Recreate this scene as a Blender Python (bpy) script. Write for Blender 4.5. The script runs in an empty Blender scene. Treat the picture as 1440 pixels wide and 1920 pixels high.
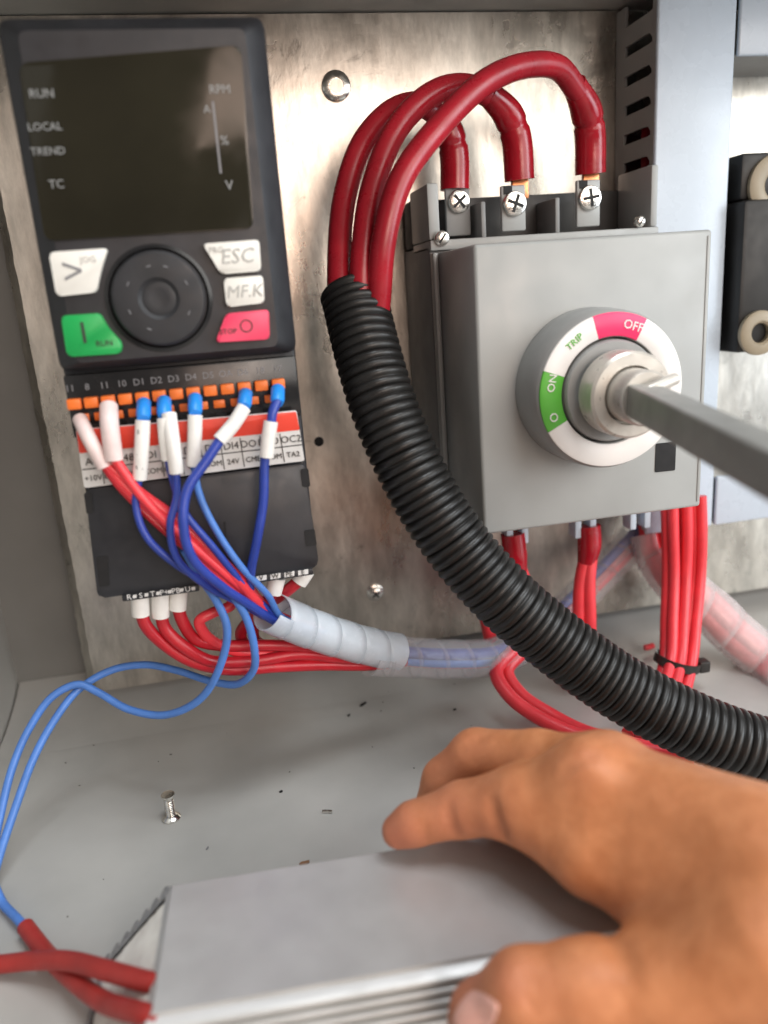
import bpy, bmesh, math, random
import numpy as np
from mathutils import Vector, Matrix

random.seed(7)
scene = bpy.context.scene
COL = scene.collection

# ------------------------------------------------------------------ camera
# plate frame: X along the mounting plate, Z up, Y=0 the plate (camera at Y<0), Z=0 the cabinet floor
FPX = 1440.0
CAM_D, CAM_H = 0.42, 0.22
_d = np.array([370, 5040, 1440.]); _d /= np.linalg.norm(_d)
_r = np.array([8080, -1030, 1440.]); _r -= _d * (_r @ _d); _r /= np.linalg.norm(_r)
_n = np.cross(_r, _d)
M3 = np.array([_r, _n, -_d])                       # camera (x right, y down, z fwd) -> world
CAMPOS = np.array([0, -CAM_D, CAM_H])
cam_data = bpy.data.cameras.new('camera')
cam = bpy.data.objects.new('camera', cam_data); COL.objects.link(cam)
ex, ey, ez = M3[:, 0], -M3[:, 1], -M3[:, 2]
cam.matrix_world = Matrix(((ex[0], ey[0], ez[0], CAMPOS[0]), (ex[1], ey[1], ez[1], CAMPOS[1]),
                           (ex[2], ey[2], ez[2], CAMPOS[2]), (0, 0, 0, 1)))
cam_data.sensor_fit = 'VERTICAL'; cam_data.sensor_height = 36; cam_data.sensor_width = 27
cam_data.lens = FPX / 1920 * 36
cam_data.clip_start = 0.005; cam_data.clip_end = 50
cam_data.dof.use_dof = True; cam_data.dof.focus_distance = 0.345; cam_data.dof.aperture_fstop = 5.0
scene.camera = cam

# ------------------------------------------------------------------ light
world = bpy.data.worlds.new('World'); scene.world = world; world.use_nodes = True
wb = world.node_tree.nodes['Background']
wb.inputs[0].default_value = (0.84, 0.76, 0.70, 1); wb.inputs[1].default_value = 0.20

def area(name, loc, target, size, power, col):
    l = bpy.data.lights.new(name, 'AREA'); l.shape = 'RECTANGLE'
    l.size, l.size_y = size; l.energy = power; l.color = col
    o = bpy.data.objects.new(name, l); COL.objects.link(o)
    o.location = loc
    o.rotation_euler = (Vector(target) - Vector(loc)).to_track_quat('-Z', 'Y').to_euler()
    return o
area('window_light', (0.88, -1.18, 0.66), (0.08, -0.05, 0.16), (1.5, 1.0), 18, (1.0, 0.98, 0.93))
area('door_light', (1.35, -0.85, 0.38), (0.15, -0.05, 0.18), (0.6, 1.0), 9, (0.78, 0.89, 1.0))
area('ceiling_light', (0.30, -0.48, 1.50), (0.05, -0.20, 0.1), (0.7, 0.35), 13, (0.93, 0.97, 1.0))
area('warm_fill_light', (0.28, -1.70, 0.46), (0.05, 0, 0.2), (0.6, 0.6), 6.5, (1.0, 0.74, 0.60))  # added warm fill behind the camera, for a pinkish glow on the plate
scene.view_settings.view_transform = 'Standard'
scene.view_settings.look = 'None'
scene.view_settings.exposure = 0.0
scene.view_settings.gamma = 1.0

# ------------------------------------------------------------------ helpers
def at(px, py, Y):
    w = M3 @ np.array([(px - 720) / FPX, (py - 960) / FPX, 1.])
    p = CAMPOS + w * ((Y + CAM_D) / w[1])
    if p[2] < .0036: p = CAMPOS + w * ((.0036 - CAM_H) / w[2])      # keep wires on top of the floor
    return Vector(p)
def atz(px, py, z):
    w = M3 @ np.array([(px - 720) / FPX, (py - 960) / FPX, 1.])
    return Vector(CAMPOS + w * ((z - CAM_H) / w[2]))
def atd(px, py, dep):
    return Vector(CAMPOS + M3 @ np.array([(px - 720) / FPX, (py - 960) / FPX, 1.]) * dep)

BASE = {}
def link_mesh(name, me, mat, parent=None, smooth=True, angle=38, recenter=True):
    c = Vector((0, 0, 0))
    if recenter and len(me.vertices):
        co = np.empty(len(me.vertices) * 3); me.vertices.foreach_get('co', co); co = co.reshape(-1, 3)
        cc = (co.min(0) + co.max(0)) / 2
        co -= cc; me.vertices.foreach_set('co', co.ravel()); c = Vector(cc)
    o = bpy.data.objects.new(name, me); COL.objects.link(o)
    if mat is not None: me.materials.append(mat)
    if smooth:
        me.shade_smooth()
        try: me.set_sharp_from_angle(angle=math.radians(angle))
        except Exception: pass
    me.update()
    BASE[o.name] = c.copy()
    if parent is not None:
        o.parent = parent; o.location = c - BASE[parent.name]
    else:
        o.location = c
    return o
def obj(name, bm, mat, parent=None, smooth=True, angle=38):
    me = bpy.data.meshes.new(name)
    bmesh.ops.recalc_face_normals(bm, faces=bm.faces)
    bm.to_mesh(me); bm.free()
    return link_mesh(name, me, mat, parent, smooth, angle)
def tag(o, label, cat, group=None):
    o['label'] = label; o['category'] = cat
    if group: o['group'] = group
    return o
def struct(o): o['kind'] = 'structure'; return o
def thing(name, label, cat, loc, group=None):
    o = bpy.data.objects.new(name, None); COL.objects.link(o)
    o.empty_display_size = 0.01
    o.location = loc; BASE[o.name] = Vector(loc)
    return tag(o, label, cat, group)
def share(name, src, loc, parent, rot=None):
    """another object with the same mesh data at world position loc"""
    o = bpy.data.objects.new(name, src.data); COL.objects.link(o)
    BASE[o.name] = Vector(loc); o.parent = parent
    o.location = Vector(loc) - BASE[parent.name]
    if rot: o.rotation_euler = rot
    return o

def add_box(bm, lo, hi, bev=0.0, seg=2):
    vs = [bm.verts.new((x, y, z)) for x in (lo[0], hi[0]) for y in (lo[1], hi[1]) for z in (lo[2], hi[2])]
    fs = []
    for a in ((0, 1, 3, 2), (4, 6, 7, 5), (0, 4, 5, 1), (2, 3, 7, 6), (0, 2, 6, 4), (1, 5, 7, 3)):
        fs.append(bm.faces.new([vs[i] for i in a]))
    if bev > 0:
        es = list({e for f in fs for e in f.edges})
        bmesh.ops.bevel(bm, geom=es, offset=bev, segments=seg, profile=0.5, affect='EDGES')
    return bm
def box(lo, hi, bev=0.0, seg=2):
    return add_box(bmesh.new(), lo, hi, bev, seg)
def add_prism(bm, front, back, bev=0.0, seg=2, bev_all=False):
    """front, back: rings of the same length"""
    f = [bm.verts.new(p) for p in front]; b = [bm.verts.new(p) for p in back]
    n = len(f)
    ff = bm.faces.new(f); bm.faces.new(b[::-1])
    for i in range(n):
        bm.faces.new((f[(i + 1) % n], f[i], b[i], b[(i + 1) % n]))
    if bev > 0:
        es = list(ff.edges)
        if bev_all: es = es + [e for v in f for e in v.link_edges if e not in es]
        bmesh.ops.bevel(bm, geom=es, offset=bev, segments=seg, profile=0.5, affect='EDGES')
    return bm
def round_poly(pts, r, k=4):
    """round the corners of a planar polygon of Vectors"""
    out = []; n = len(pts)
    for i in range(n):
        p = pts[i]; a = (pts[i - 1] - p); b = (pts[(i + 1) % n] - p)
        rr = min(r, a.length * .45, b.length * .45)
        a = p + a.normalized() * rr; b = p + b.normalized() * rr
        for j in range(k + 1):
            t = j / k
            out.append(a * (1 - t) ** 2 + p * 2 * t * (1 - t) + b * t * t)
    return out
def plate_px(pts, Y, thick, r=0.001, bev=0.0005):
    """a slab whose front outline is given in picture points at plane Y, in the plate frame"""
    w = round_poly([at(x, y, Y) for x, y in pts], r)
    return add_prism(bmesh.new(), w, [p + Vector((0, thick, 0)) for p in w], bev)
def add_lathe(bm, prof, axis_o, axis_d, seg=32, cap=True):
    """prof: list of (radius, along)"""
    d = Vector(axis_d).normalized(); o = Vector(axis_o)
    u = d.cross(Vector((0, 0, 1)));
    if u.length < 1e-3: u = Vector((1, 0, 0))
    u.normalize(); v = d.cross(u)
    rings = []
    for rr, h in prof:
        if rr < 1e-7:
            rings.append([bm.verts.new(o + d * h)])
        else:
            rings.append([bm.verts.new(o + d * h + (u * math.cos(2 * math.pi * i / seg) + v * math.sin(2 * math.pi * i / seg)) * rr) for i in range(seg)])
    for a, b in zip(rings, rings[1:]):
        for i in range(seg):
            j = (i + 1) % seg
            if len(a) == 1 and len(b) == 1: continue
            if len(a) == 1: bm.faces.new((a[0], b[j], b[i]))
            elif len(b) == 1: bm.faces.new((a[i], a[j], b[0]))
            else: bm.faces.new((a[i], a[j], b[j], b[i]))
    if cap:
        for R in (rings[0], rings[-1]):
            if len(R) > 1: bm.faces.new(R)
    return bm
def spline(pts, per=9):
    """centripetal-ish Catmull-Rom through the points"""
    P = [Vector(p) for p in pts]
    P = [P[0] * 2 - P[1]] + P + [P[-1] * 2 - P[-2]]
    out = []
    for i in range(1, len(P) - 2):
        p0, p1, p2, p3 = P[i - 1:i + 3]
        l0, l1, l2 = [max(1e-6, (b - a).length) ** .5 for a, b in ((p0, p1), (p1, p2), (p2, p3))]
        t0, t1 = 0, l0; t2 = t1 + l1; t3 = t2 + l2
        for k in range(per):
            t = t1 + (t2 - t1) * k / per
            a1 = p0 * ((t1 - t) / (t1 - t0)) + p1 * ((t - t0) / (t1 - t0))
            a2 = p1 * ((t2 - t) / (t2 - t1)) + p2 * ((t - t1) / (t2 - t1))
            a3 = p2 * ((t3 - t) / (t3 - t2)) + p3 * ((t - t2) / (t3 - t2))
            b1 = a1 * ((t2 - t) / (t2 - t0)) + a2 * ((t - t0) / (t2 - t0))
            b2 = a2 * ((t3 - t) / (t3 - t1)) + a3 * ((t - t1) / (t3 - t1))
            out.append(b1 * ((t2 - t) / (t2 - t1)) + b2 * ((t - t1) / (t2 - t1)))
    out.append(P[-2])
    return out
def frames(path):
    n = len(path); T = []
    for i in range(n):
        a = path[max(0, i - 1)]; b = path[min(n - 1, i + 1)]
        T.append((b - a).normalized())
    u = T[0].cross(Vector((0.3, 0.2, 0.9)));
    if u.length < .05: u = T[0].cross(Vector((1, 0, 0)))
    u.normalize(); F = []
    for i in range(n):
        u = (u - T[i] * u.dot(T[i])).normalized()
        F.append((T[i], u, T[i].cross(u)))
    return F
def add_tube(bm, path, rad, seg=12, cap=True):
    F = frames(path); rings = []
    for i, p in enumerate(path):
        r = rad(i / (len(path) - 1)) if callable(rad) else (rad[i] if isinstance(rad, (list, tuple)) else rad)
        _, u, v = F[i]
        rings.append([bm.verts.new(p + (u * math.cos(2 * math.pi * k / seg) + v * math.sin(2 * math.pi * k / seg)) * r) for k in range(seg)])
    for a, b in zip(rings, rings[1:]):
        for k in range(seg):
            bm.faces.new((a[k], a[(k + 1) % seg], b[(k + 1) % seg], b[k]))
    if cap: bm.faces.new(rings[0][::-1]); bm.faces.new(rings[-1])
    return bm
_wj = random.Random(11)
def tube(pts, rad, seg=12, per=9, cap=True):
    pts = [Vector(p) for p in pts]
    if len(pts) > 4:      # wires are never perfectly fair curves
        pts = pts[:1] + [p + Vector((_wj.uniform(-1, 1), 0, _wj.uniform(-1, 1))) * .0005 for p in pts[1:-1]] + pts[-1:]
    return add_tube(bmesh.new(), spline(pts, per), rad, seg, cap)
def resample(path, step):
    L = [0.0]
    for a, b in zip(path, path[1:]): L.append(L[-1] + (b - a).length)
    n = max(2, int(L[-1] / step)); out = []; j = 0
    for i in range(n + 1):
        s = L[-1] * i / n
        while j < len(L) - 2 and L[j + 1] < s: j += 1
        t = (s - L[j]) / max(1e-9, L[j + 1] - L[j])
        out.append(path[j].lerp(path[j + 1], t))
    return out, L[-1]
def px(*pts): return [at(*p) for p in pts]

# ------------------------------------------------------------------ materials
def mat(name, col, rough=0.5, metal=0.0, var=0.06, scale=60, bump=0.0, bscale=400, rvar=0.08, spec=0.5, coat=0.0, sss=0.0, alpha=1.0, trans=0.0, col2=None, detail=4.0):
    m = bpy.data.materials.new(name); m.use_nodes = True
    nt = m.node_tree; N = nt.nodes; L = nt.links
    b = N['Principled BSDF']
    tc = N.new('ShaderNodeTexCoord'); gm = N.new('ShaderNodeNewGeometry')
    nz = N.new('ShaderNodeTexNoise'); nz.inputs['Scale'].default_value = scale; nz.inputs['Detail'].default_value = detail
    L.new(gm.outputs['Position'], nz.inputs['Vector'])
    rp = N.new('ShaderNodeValToRGB')
    c = np.array(col)
    c2 = np.array(col2) if col2 is not None else np.clip(c * (1 + var * 2), 0, 1)
    rp.color_ramp.elements[0].position = .3; rp.color_ramp.elements[1].position = .7
    rp.color_ramp.elements[0].color = (*np.clip(c * (1 - var), 0, 1), 1); rp.color_ramp.elements[1].color = (*c2, 1)
    L.new(nz.outputs['Fac'], rp.inputs['Fac']); L.new(rp.outputs['Color'], b.inputs['Base Color'])
    n2 = N.new('ShaderNodeTexNoise'); n2.inputs['Scale'].default_value = scale * 2.3; n2.inputs['Detail'].default_value = 5
    L.new(gm.outputs['Position'], n2.inputs['Vector'])
    mr = N.new('ShaderNodeMapRange'); mr.inputs['From Min'].default_value = .3; mr.inputs['From Max'].default_value = .7
    mr.inputs['To Min'].default_value = max(.02, rough - rvar); mr.inputs['To Max'].default_value = min(1, rough + rvar)
    L.new(n2.outputs['Fac'], mr.inputs['Value']); L.new(mr.outputs['Result'], b.inputs['Roughness'])
    b.inputs['Metallic'].default_value = metal
    b.inputs['Specular IOR Level'].default_value = spec
    b.inputs['Coat Weight'].default_value = coat
    b.inputs['Alpha'].default_value = alpha
    b.inputs['Transmission Weight'].default_value = trans
    if sss > 0:
        b.inputs['Subsurface Weight'].default_value = sss
        b.inputs['Subsurface Radius'].default_value = (0.004, 0.0015, 0.0008); b.inputs['Subsurface Scale'].default_value = 1.0
    if bump > 0:
        n3 = N.new('ShaderNodeTexNoise'); n3.inputs['Scale'].default_value = bscale; n3.inputs['Detail'].default_value = 4
        L.new(gm.outputs['Position'], n3.inputs['Vector'])
        bp = N.new('ShaderNodeBump'); bp.inputs['Strength'].default_value = bump; bp.inputs['Distance'].default_value = 0.0004
        L.new(n3.outputs['Fac'], bp.inputs['Height']); L.new(bp.outputs['Normal'], b.inputs['Normal'])
    return m

def mat_galv():
    m = bpy.data.materials.new('galvanised_steel'); m.use_nodes = True
    nt = m.node_tree; N = nt.nodes; L = nt.links; b = N['Principled BSDF']
    gm = N.new('ShaderNodeNewGeometry')
    # big zinc blotches
    mp = N.new('ShaderNodeMapping'); mp.inputs['Rotation'].default_value = (0, .6, 0); mp.inputs['Scale'].default_value = (.8, 1, .4)
    L.new(gm.outputs['Position'], mp.inputs['Vector'])
    n1 = N.new('ShaderNodeTexNoise'); n1.inputs['Scale'].default_value = 30; n1.inputs['Detail'].default_value = 7; n1.inputs['Roughness'].default_value = .65; n1.inputs['Distortion'].default_value = .6
    L.new(mp.outputs['Vector'], n1.inputs['Vector'])
    vo = N.new('ShaderNodeTexVoronoi'); vo.inputs['Scale'].default_value = 120; vo.inputs['Randomness'].default_value = 1
    n0 = N.new('ShaderNodeTexNoise'); n0.inputs['Scale'].default_value = 70; n0.inputs['Detail'].default_value = 3
    L.new(gm.outputs['Position'], n0.inputs['Vector'])
    mx = N.new('ShaderNodeMix'); mx.data_type = 'VECTOR'; mx.inputs[0].default_value = .03
    L.new(mp.outputs['Vector'], mx.inputs[4]); L.new(n0.outputs['Color'], mx.inputs[5]); L.new(mx.outputs[1], vo.inputs['Vector'])
    sp = N.new('ShaderNodeSeparateColor'); L.new(vo.outputs['Color'], sp.inputs[0])
    ad = N.new('ShaderNodeMath'); ad.operation = 'MULTIPLY_ADD'; ad.inputs[1].default_value = .08
    L.new(sp.outputs[0], ad.inputs[0]); L.new(n1.outputs['Fac'], ad.inputs[2])
    rp = N.new('ShaderNodeValToRGB'); e = rp.color_ramp.elements
    e[0].position = .30; e[0].color = (.42, .385, .34, 1); e[1].position = .78; e[1].color = (.70, .67, .61, 1)
    k = e.new(.5); k.color = (.57, .535, .48, 1)
    L.new(ad.outputs[0], rp.inputs['Fac'])
    ms = N.new('ShaderNodeMapping'); ms.inputs['Rotation'].default_value = (0, .75, 0); ms.inputs['Scale'].default_value = (1, 1, .28)
    L.new(gm.outputs['Position'], ms.inputs['Vector'])
    st = N.new('ShaderNodeTexNoise'); st.inputs['Scale'].default_value = 95; st.inputs['Detail'].default_value = 6; st.inputs['Roughness'].default_value = .7
    L.new(ms.outputs['Vector'], st.inputs['Vector'])
    sr = N.new('ShaderNodeMapRange'); sr.inputs['From Min'].default_value = .38; sr.inputs['From Max'].default_value = .62; sr.inputs['To Min'].default_value = .72; sr.inputs['To Max'].default_value = 1.05
    L.new(st.outputs['Fac'], sr.inputs['Value'])
    ds = N.new('ShaderNodeTexNoise'); ds.inputs['Scale'].default_value = 38; ds.inputs['Detail'].default_value = 8; ds.inputs['Roughness'].default_value = .75; ds.inputs['Distortion'].default_value = 1.2
    L.new(gm.outputs['Position'], ds.inputs['Vector'])
    dr = N.new('ShaderNodeMapRange'); dr.inputs['From Min'].default_value = .60; dr.inputs['From Max'].default_value = .72; dr.inputs['To Min'].default_value = 1; dr.inputs['To Max'].default_value = .45
    L.new(ds.outputs['Fac'], dr.inputs['Value'])
    mu = N.new('ShaderNodeMath'); mu.operation = 'MULTIPLY'; L.new(sr.outputs[0], mu.inputs[0]); L.new(dr.outputs[0], mu.inputs[1])
    vm = N.new('ShaderNodeVectorMath'); vm.operation = 'SCALE'; L.new(rp.outputs['Color'], vm.inputs[0]); L.new(mu.outputs[0], vm.inputs['Scale'])
    L.new(vm.outputs[0], b.inputs['Base Color'])
    b.inputs['Metallic'].default_value = .97
    mr = N.new('ShaderNodeMapRange'); mr.inputs['From Min'].default_value = .3; mr.inputs['From Max'].default_value = .8
    mr.inputs['To Min'].default_value = .22; mr.inputs['To Max'].default_value = .40
    L.new(ad.outputs[0], mr.inputs['Value']); L.new(mr.outputs['Result'], b.inputs['Roughness'])
    bp = N.new('ShaderNodeBump'); bp.inputs['Strength'].default_value = .40; bp.inputs['Distance'].default_value = .0005
    ah = N.new('ShaderNodeMath'); ah.operation = 'ADD'; L.new(ad.outputs[0], ah.inputs[0]); L.new(st.outputs['Fac'], ah.inputs[1])
    L.new(ah.outputs[0], bp.inputs['Height']); L.new(bp.outputs['Normal'], b.inputs['Normal'])
    return m

GALV = mat_galv()
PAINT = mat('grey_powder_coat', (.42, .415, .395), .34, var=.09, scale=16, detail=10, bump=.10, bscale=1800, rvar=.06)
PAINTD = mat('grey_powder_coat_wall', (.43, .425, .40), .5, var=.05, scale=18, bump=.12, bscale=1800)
BACKSHADE = mat('shaded_back_wall', (.20, .20, .19), .5, var=.06, scale=18, bump=.12, bscale=1800)  # cabinet grey darkened: shade behind the mounting plate put into the colour
BLACK = mat('black_plastic', (.018, .019, .023), .42, var=.2, scale=70, bump=.12, bscale=2500)
BLACKG = mat('black_gloss_plastic', (.014, .014, .015), .22, var=.1, scale=40)
SCREEN = mat('display_window', (.020, .018, .011), .14, var=.1, scale=30, spec=.4)
DARK = mat('dark_recess', (.006, .006, .007), .7, var=.1)
KEYW = mat('white_key', (.78, .77, .72), .45, var=.03, scale=90, sss=0)
KEYG = mat('green_key', (.01, .33, .075), .4, var=.06)
KEYR = mat('red_key', (.80, .055, .13), .4, var=.06)
ORANGE = mat('orange_lever', (.80, .17, .025), .42, var=.1, scale=200)
REDLAB = mat('red_label', (.72, .055, .03), .45, var=.06)
WHITELAB = mat('white_label', (.66, .66, .65), .45, var=.05)
GREYTXT = mat('grey_print', (.26, .27, .27), .5)
DIMTXT = mat('dim_grey_print', (.20, .20, .21), .5)
KEYTXT = mat('key_print_grey', (.40, .40, .38), .5)
BLKTXT = mat('black_print', (.03, .03, .03), .5)
BLUE = mat('dark_blue_insulation', (.022, .050, .31), .36, var=.08, scale=120, bump=.08, bscale=900)
LBLUE = mat('light_blue_insulation', (.075, .20, .56), .38, var=.08, scale=120, bump=.08, bscale=900)
RED = mat('red_insulation', (.44, .012, .022), .36, var=.12, scale=90, bump=.08, bscale=900)
REDB = mat('bright_red_insulation', (.76, .045, .06), .38, var=.08, scale=90, bump=.08, bscale=900)
REDC = mat('crimson_cable', (.35, .011, .022), .30, var=.12, scale=60, bump=.06, bscale=700)
SHRINK = mat('red_heat_shrink', (.32, .007, .016), .22, var=.15, scale=80, bump=.25, bscale=260)
REDDULL = mat('dull_red_sleeving', (.33, .024, .02), .5, var=.1, scale=90, bump=.2, bscale=600)
FERR = mat('blue_ferrule', (.02, .25, .75), .4, var=.06)
SLEEVE = mat('white_marker_sleeve', (.80, .79, .76), .42, var=.04, scale=160, bump=.1, bscale=500)
SLEEVEP = mat('pinkish_marker_sleeve', (.76, .62, .60), .42, var=.06, scale=160)
CONDUIT = mat('black_corrugated_plastic', (.012, .0115, .011), .40, var=.15, scale=60, bump=.15, bscale=1500)
SWGREY = mat('switch_grey_plastic', (.36, .375, .37), .40, var=.05, scale=28, detail=9, rvar=.12, bump=.14, bscale=2600)
SWDARK = mat('switch_dark_grey_plastic', (.22, .225, .225), .46, var=.05, scale=50, bump=.14, bscale=2600)
KNOBG = mat('knob_grey_plastic', (.30, .305, .30), .38, var=.04, scale=60, bump=.1, bscale=2500)
HUBG = mat('hub_pale_metal', (.58, .55, .50), .34, metal=.35, var=.08, scale=120)
SHAFT = mat('shaft_steel', (.30, .30, .285), .45, metal=.2, var=.08, scale=80)
RINGW = mat('white_ring', (.80, .78, .76), .38, var=.03)
RINGR = mat('ring_red', (.85, .03, .14), .4, var=.04)
RINGG = mat('ring_green', (.10, .42, .05), .4, var=.05)
STEEL = mat('bright_steel', (.72, .70, .66), .20, metal=1, var=.12, scale=300, bump=.3, bscale=700)
COPPER = mat('copper', (.55, .22, .10), .35, metal=1, var=.15, scale=300)
DUCT = mat('pvc_duct', (.52, .60, .69), .28, var=.03, scale=30, bump=.06, bscale=900)
DUCTS = mat('pvc_duct_side', (.36, .36, .35), .45, var=.04, scale=30)
CREAM = mat('cream_plastic', (.32, .27, .19), .45, var=.08)
CEMENT = mat('cement_filling', (.86, .83, .77), .5, var=.10, scale=130, bump=.5, bscale=350)
ALU = mat('satin_aluminium', (.52, .52, .52), .46, metal=.45, var=.06, scale=35, bump=.10, bscale=900, rvar=.07)
def streaks(m, sc=(2, 1400, 1400), strength=.12):
    nt = m.node_tree; N = nt.nodes; L = nt.links; b = N['Principled BSDF']
    g = N.new('ShaderNodeNewGeometry'); mp = N.new('ShaderNodeMapping'); mp.inputs['Scale'].default_value = sc
    nz = N.new('ShaderNodeTexNoise'); nz.inputs['Scale'].default_value = 1; nz.inputs['Detail'].default_value = 5
    L.new(g.outputs['Position'], mp.inputs['Vector']); L.new(mp.outputs['Vector'], nz.inputs['Vector'])
    bp = N.new('ShaderNodeBump'); bp.inputs['Strength'].default_value = strength; bp.inputs['Distance'].default_value = .0003
    L.new(nz.outputs['Fac'], bp.inputs['Height'])
    if b.inputs['Normal'].links: L.new(b.inputs['Normal'].links[0].from_socket, bp.inputs['Normal'])
    L.new(bp.outputs['Normal'], b.inputs['Normal'])
streaks(ALU)
ALURIB = mat('ribbed_aluminium', (.52, .52, .51), .45, metal=.35, var=.05, scale=60)
TIE = mat('black_nylon', (.02, .018, .016), .35)
RUST = mat('rust_spot', (.20, .10, .05), .8)
WRAPM = mat('clear_spiral_wrap', (.72, .80, .88), .22, var=.04, scale=120, alpha=.56, bump=.08, bscale=500)
WRAPP = mat('pale_spiral_wrap', (.85, .80, .80), .25, var=.04, scale=120, alpha=.32, bump=.08, bscale=500)
WRAPT = mat('thin_spiral_wrap', (.72, .72, .76), .16, var=.04, scale=120, alpha=.17, bump=.08, bscale=500)

# text
def text(name, s, size, origin, mt, parent, right=(1, 0, 0), up=(0, 0, 1), ext=0.00012, align='CENTER', shear=0.0):
    cu = bpy.data.curves.new('txt', 'FONT'); cu.body = s; cu.size = size; cu.align_x = align; cu.align_y = 'CENTER'
    cu.extrude = ext; cu.resolution_u = 2; cu.shear = shear
    o = bpy.data.objects.new('txt', cu); COL.objects.link(o)
    R, U = Vector(right).normalized(), Vector(up).normalized(); Nn = R.cross(U)
    mw = Matrix(((R.x, U.x, Nn.x, origin[0]), (R.y, U.y, Nn.y, origin[1]), (R.z, U.z, Nn.z, origin[2]), (0, 0, 0, 1)))
    dg = bpy.context.evaluated_depsgraph_get()
    me = bpy.data.meshes.new_from_object(o.evaluated_get(dg)); me.transform(mw); me.materials.clear()
    bpy.data.objects.remove(o); bpy.data.curves.remove(cu)
    if not len(me.vertices): return None
    return link_mesh(name, me, mt, parent, smooth=False)

# ================================================================== SETTING: the cabinet
LW = -0.1452
struct(obj('cabinet_floor', box((LW - .02, -.60, -.0015), (.62, .034, 0), 0), PAINT, smooth=False))
struct(obj('cabinet_back_wall', box((LW, .030, .0), (.62, .0315, .42)), BACKSHADE, smooth=False))
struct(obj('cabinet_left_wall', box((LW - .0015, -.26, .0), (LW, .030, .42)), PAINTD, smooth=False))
# upturned flange strip along the back of the floor
bm = bmesh.new()
sec = [(0.0295, .0130), (.020, .0092), (.010, .0062), (.0, .0040), (-.010, .0023), (-.020, .0010), (-.030, .0003), (-.034, .0001)]
a = [bm.verts.new((LW + .001, y, z)) for y, z in sec]; b = [bm.verts.new((.62, y, z)) for y, z in sec]
for i in range(len(sec) - 1): bm.faces.new((a[i], a[i + 1], b[i + 1], b[i]))
struct(obj('floor_flange', bm, PAINT))
# mounting plate with a ragged sheared left edge and folded top
bm = bmesh.new()
rnd = random.Random(3)
zs = [0.0135 + i * (.352 - .0135) / 80 for i in range(81)]
def jag(z): return -.0955 + rnd.uniform(-.0003, .0003)
xs = [jag(z) for z in zs]
fl = [bm.verts.new((x, 0, z)) for x, z in zip(xs, zs)]; fr = [bm.verts.new((.60, 0, z)) for z in zs]
ml = [bm.verts.new((x - .0045 + rnd.uniform(-.0003, .0003), .0035, z)) for x, z in zip(xs, zs)]
bl = [bm.verts.new((x - .005, .0055, z)) for x, z in zip(xs, zs)]
for i in range(80):
    bm.faces.new((fl[i], fr[i], fr[i + 1], fl[i + 1]))
    bm.faces.new((ml[i], fl[i], fl[i + 1], ml[i + 1]))
    bm.faces.new((bl[i], ml[i], ml[i + 1], bl[i + 1]))
plate = struct(obj('mounting_plate', bm, GALV, angle=20))
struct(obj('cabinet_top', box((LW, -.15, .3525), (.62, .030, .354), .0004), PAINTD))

# ================================================================== VARIABLE FREQUENCY DRIVE
YK = -.125
drive = thing('motor_drive', 'black variable frequency drive with keypad, dial and orange terminals', 'motor drive', (-.017, -.06, .113))
obj('housing', box((-.0605, -.112, .1135), (.0265, -.0005, .3140), .002), BLACK, drive)
# keypad frame: chamfered slab
def rect(x0, x1, z0, z1, y): return [Vector((x0, y, z0)), Vector((x1, y, z0)), Vector((x1, y, z1)), Vector((x0, y, z1))]
bm = bmesh.new()
rings = [round_poly(rect(-.0600, .0264, .2005, .3140, -.1115), .004), round_poly(rect(-.0600, .0264, .2005, .3140, -.118), .004),
         round_poly(rect(-.0588, .0250, .2015, .3130, -.1205), .004), round_poly(rect(-.0530, .0192, .2035, .3085, -.1250), .003),
         round_poly(rect(-.0522, .0184, .2043, .3077, -.1250), .003)]
vr = [[bm.verts.new(p) for p in R] for R in rings]
for A, B in zip(vr, vr[1:]):
    for i in range(len(A)): bm.faces.new((A[i], A[(i + 1) % len(A)], B[(i + 1) % len(B)], B[i]))
bm.faces.new(vr[-1])
obj('keypad', bm, BLACK, drive, angle=25)
#kp_edge = obj('keypad_seam', plate_px([(66, 668), (552, 636), (553, 642), (67, 675)], -.1222, .003, .0004, .0002), DARK, drive)
disp = obj('display_window', plate_px([(34, 118), (452, 84), (476, 428), (84, 452)], -.1262, .0014, .003, .0004), SCREEN, drive)
for s, x, y, sz in (('RUN', 78, 176, .0038), ('LOCAL', 84, 238, .0034), ('TREND', 90, 284, .0034), ('TC', 106, 346, .0038), ('RPM', 412, 168, .0038), ('A', 388, 205, .0034), ('%', 421, 264, .0042), ('V', 430, 348, .0044)):
    text('display_print', s, sz, at(x, y, -.1264), GREYTXT, disp)
obj('display_line', plate_px([(397, 190), (401, 190), (416, 325), (412, 325)], -.1265, .0003, .0002, 0), DIMTXT, disp)
# keys
def key(name, pts, m, r=.0016, th=.0032):
    return obj(name, plate_px(pts, YK - th + .0006, th, r, .0006), m, drive)
k1 = key('key', [(91, 473), (202, 465), (192, 497), (186, 520), (181, 548), (106, 556)], KEYW)
k2 = key('key', [(379, 457), (486, 449), (490, 508), (414, 514), (399, 488)], KEYW)
k3 = key('key', [(419, 522), (493, 516), (496, 568), (425, 576)], KEYW)
k4 = key('key', [(114, 592), (187, 587), (203, 615), (229, 643), (227, 663), (126, 669)], KEYG)
k5 = key('key', [(424, 588), (504, 580), (506, 636), (404, 642)], KEYR)
k1['label'] = 'white shift key with an arrow'; k2['label'] = 'white escape key'; k3['label'] = 'small white function key'
k4['label'] = 'green run key'; k5['label'] = 'red stop key'
YT = YK - .0027
text('key_print', '>', .0125, at(137, 512, YT), DIMTXT, k1)
text('key_print', 'JOG', .0030, at(165, 487, YT), KEYTXT, k1)
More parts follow.
